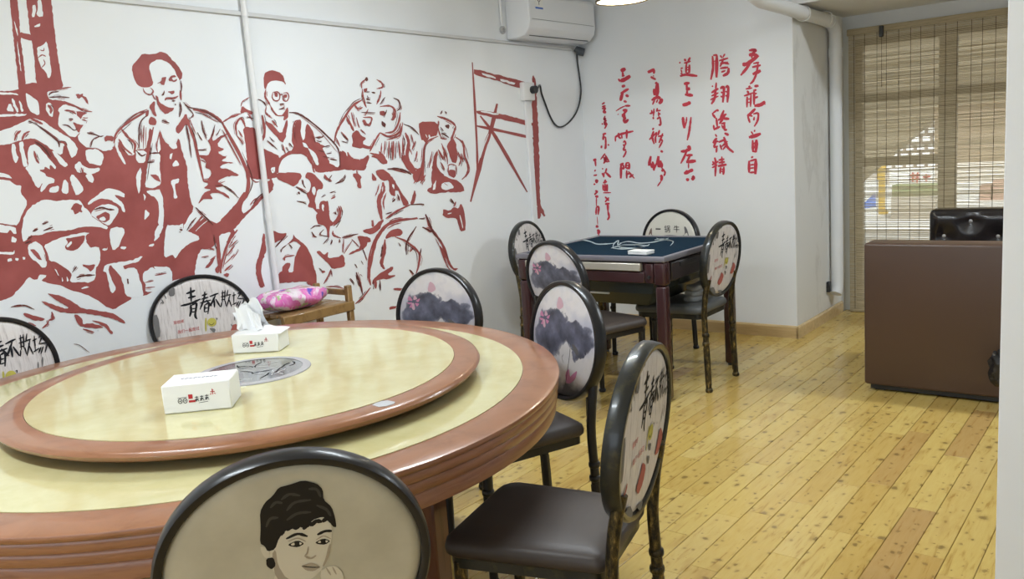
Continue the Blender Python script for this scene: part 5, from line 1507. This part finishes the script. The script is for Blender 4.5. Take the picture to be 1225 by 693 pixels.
# ------------------------------------------------------------------ red calligraphy on the back wall
CW = dict(a=(840, 50, 7.7), b=(840, 130, 7.7), c=(765, 60, 8.6625), d=(765, 140, 7.7), e=(705, 70, 8.657), f=(700, 140, 8.147), g=(700, 180, 6.3))
CAL = '''a 22 430,80 490,75 470,100|26 430,125 470,115 515,135|16 465,95 455,150|30 370,210 420,200 520,125|20 455,165 420,230 355,310|14 470,200 525,190|18 460,235 540,215|26 465,300 540,265|16 515,195 500,290 470,360 440,390
a 16 430,405 440,420|14 400,435 460,425|16 415,450 430,480|14 385,500 470,470|16 415,505 412,605|14 450,480 445,600|10 420,530 445,525|10 418,560 445,555|20 480,410 520,405|16 480,450 500,440|18 478,440 478,580|26 480,590 540,580 580,550|12 580,580 565,545|14 480,480 505,475|14 480,520 515,505
b 20 490,0 440,50 415,70|16 420,70 440,130|14 430,60 465,70|16 470,50 515,45 510,110 480,165|14 480,75 475,110
b 12 485,195 480,215|26 430,265 490,250 540,230|12 450,210 470,240|20 465,290 468,400|26 500,285 495,395|12 470,320 500,315|12 470,355 500,350|16 465,395 505,395
b 18 455,440 465,455|20 432,480 432,590|16 435,485 500,465|26 495,465 490,605|12 440,520 480,515|12 440,550 480,545|14 435,590 495,585
a 18 95,130 100,240 80,350|14 100,125 140,120|26 135,125 132,330|8 105,180 130,175|12 165,125 185,150|12 210,110 190,145|16 155,175 240,150|16 165,200 240,190|16 200,150 165,230|14 195,195 250,205|16 165,245 240,235|20 245,240 235,290 190,315|14 175,280 215,265|18 195,310 250,280
a 12 90,405 100,415|14 130,375 125,440|18 85,470 150,430|14 85,500 150,470|14 75,535 150,500|18 125,440 115,520 85,575|20 165,430 200,425 190,560|14 175,460 185,475|14 170,500 185,510|20 215,420 240,420 232,560|12 215,455 228,465|12 212,495 228,500
b 14 90,50 135,15 150,25|16 95,50 125,90|16 130,85 140,170|18 105,195 165,165|14 105,150 110,195|14 145,110 170,90|18 200,15 165,100|16 175,70 225,50|18 215,50 160,140|20 185,90 250,95|16 175,140 215,130|14 180,150 195,185|18 205,130 205,190 230,195
b 12 120,235 135,260|20 100,320 135,270|16 105,310 150,300|16 130,300 105,355|14 105,360 145,345|16 135,350 130,405|18 150,310 210,285|20 205,225 245,245|14 180,350 235,300|20 200,260 230,350 290,405|14 235,320 190,380|14 165,330 180,380
b 16 115,450 125,500 120,625|16 90,520 150,485|14 90,545 140,520|14 95,485 115,515|14 180,440 185,510|16 150,475 205,465|16 150,500 210,490|22 145,530 225,515|16 170,540 165,600|18 200,535 195,610|10 175,560 200,555|10 175,580 200,575
c 18 465,90 480,115|18 525,75 505,115|16 460,135 530,115|14 490,130 485,150|20 485,150 482,240|22 518,150 515,240|10 490,180 515,175|10 490,205 515,200|12 485,238 515,235|16 412,125 425,135|14 425,190 450,185|12 430,200 440,235|22 420,270 480,255 600,268|12 425,240 450,250
c 26 460,350 520,340|18 490,355 490,400|32 480,405 525,400|20 495,420 490,460|26 470,460 555,470
c 30 445,570 490,560 530,540
d 22 400,0 405,50 415,105|12 435,0 430,50 415,100|16 475,0 465,80 455,150 440,215|8 470,20 468,90
d 22 380,318 430,312 475,290|24 445,265 470,295|16 440,290 420,350 380,430|20 430,355 490,350|16 465,360 440,405|28 430,415 520,405|10 452,425 452,475
d 26 410,522 450,505 495,485|14 430,490 440,510|22 430,570 455,585|24 485,545 500,560 480,580
c 24 85,230 120,215 155,195|20 150,195 150,245|18 115,275 140,290 170,305|12 140,270 150,265
c 18 160,345 185,335|34 185,340 180,480|22 150,400 155,470|14 155,410 190,400|14 155,440 190,435|26 125,520 180,490 220,500|30 220,500 225,530 200,555|16 160,510 135,565|14 190,510 175,545
c 14 150,605 145,690|16 105,660 160,640|14 125,620 130,650|14 185,600 180,640|14 170,630 220,625|12 195,640 200,690|12 205,650 215,670
d 12 125,0 130,20|14 160,20 190,0|14 190,0 195,70 175,70
d 18 118,105 132,115|16 130,130 110,200|14 90,210 160,140|16 110,165 135,250|14 145,180 150,240|12 160,140 150,190|14 185,120 170,170|16 215,150 180,240|14 170,180 220,170|14 195,200 215,225|12 215,215 180,285|18 195,310 215,325
d 22 105,360 85,450|16 85,440 100,430 115,470|20 120,410 135,495|16 130,490 160,420|24 175,360 165,440|34 190,400 180,465|18 205,420 205,470|14 205,470 235,510 225,545|14 200,490 220,500|20 190,540 205,550 200,590|10 200,590 165,640
e 34 325,130 375,105|20 345,140 350,190|16 335,185 365,175|18 300,210 320,240|34 320,235 370,215 425,180
e 24 335,292 372,280|22 325,365 370,335 408,315|24 345,350 335,390 322,440|20 375,378 408,395|20 355,440 388,452
e 10 275,545 330,510 375,490|18 370,490 425,490|28 345,535 395,540|18 385,545 350,580|30 335,590 375,590|20 370,595 355,640|24 355,625 370,660 405,630|14 296,575 300,582
f 16 365,0 390,10 375,40|18 375,40 400,45 420,25
f 18 290,200 340,170 470,138|12 295,190 295,240|16 325,155 330,195 350,210|18 405,125 405,210|14 355,170 360,210|14 370,250 385,235 395,260 380,280 370,265|16 385,285 375,320 400,320|14 400,330 390,360 370,395
f 18 340,470 375,450|20 350,460 348,600|14 355,460 375,480 360,510|16 365,510 385,490|14 395,450 430,445|16 400,450 395,500|18 430,450 428,510|10 400,475 425,470|16 400,500 430,500|16 405,520 405,600|14 410,560 440,545|14 420,530 480,600|16 470,560 430,590
e 14 130,475 160,455|14 130,500 170,490|16 130,520 165,515 140,555|22 140,550 175,560
e 12 165,595 150,620|16 145,635 175,620|14 150,660 180,640|14 155,655 160,693|14 170,660 185,690
f 12 165,60 170,75|14 180,10 200,40|14 190,60 205,80 190,115|12 185,50 215,70
f 16 170,170 205,160|16 180,170 175,225|14 185,200 200,195|16 200,195 200,290 190,312|22 150,290 168,292|12 222,265 232,280
f 12 150,415 195,355|14 195,370 235,440|14 175,400 210,395|18 180,420 205,410 180,455|14 200,430 225,440
f 12 165,500 175,510|14 165,545 185,585|14 185,540 180,590|14 210,500 195,550|18 200,540 250,590
g 12 155,220 145,240|12 135,245 165,235|10 135,255 135,300|12 150,250 150,310|14 165,255 165,310|12 140,275 165,270|12 135,300 170,295|8 135,320 195,318
g 12 150,350 180,380|12 180,355 150,390|14 150,405 185,400|14 170,400 172,460|12 172,460 180,500 168,525
g 18 60,75 85,68|12 75,70 80,120|14 70,150 80,155|10 62,190 90,185|16 75,225 90,230 80,245|10 65,260 75,250
g 12 75,305 90,310 70,335|16 75,345 100,350|8 85,350 85,420|12 85,425 82,485|12 85,425 102,430 98,485|5 90,500 95,560
g 16 80,570 100,578|16 90,600 105,610 95,630|10 100,630 105,650'''
ca = tag(empty('wall_calligraphy', (-2.9, YB, 1.5)), 'five columns of red brush calligraphy with signature on the back wall', 'calligraphy')
CAO = np.array([-2.9, YB, 1.5])
for ln in CAL.splitlines():
    wn, rest = ln.split(' ', 1); x0, y0, s = CW[wn]; p = Paint()
    for q_, st_ in enumerate(rest.split('|')):
        t_ = st_.split(); pts = [(x0 + float(a.split(',')[0]) / s, y0 + float(a.split(',')[1]) / s) for a in t_[1:]]
        p.stroke('c', pts, float(t_[0]) * 1.28 / s, lambda x, y, q_=q_: tuple(on_axis(x, y, 1, YB - .0012 - 2e-5 * q_) - CAO), .55, .14)
    p.d['c'].build('character', CALR, ca)['kind'] = 'stuff'
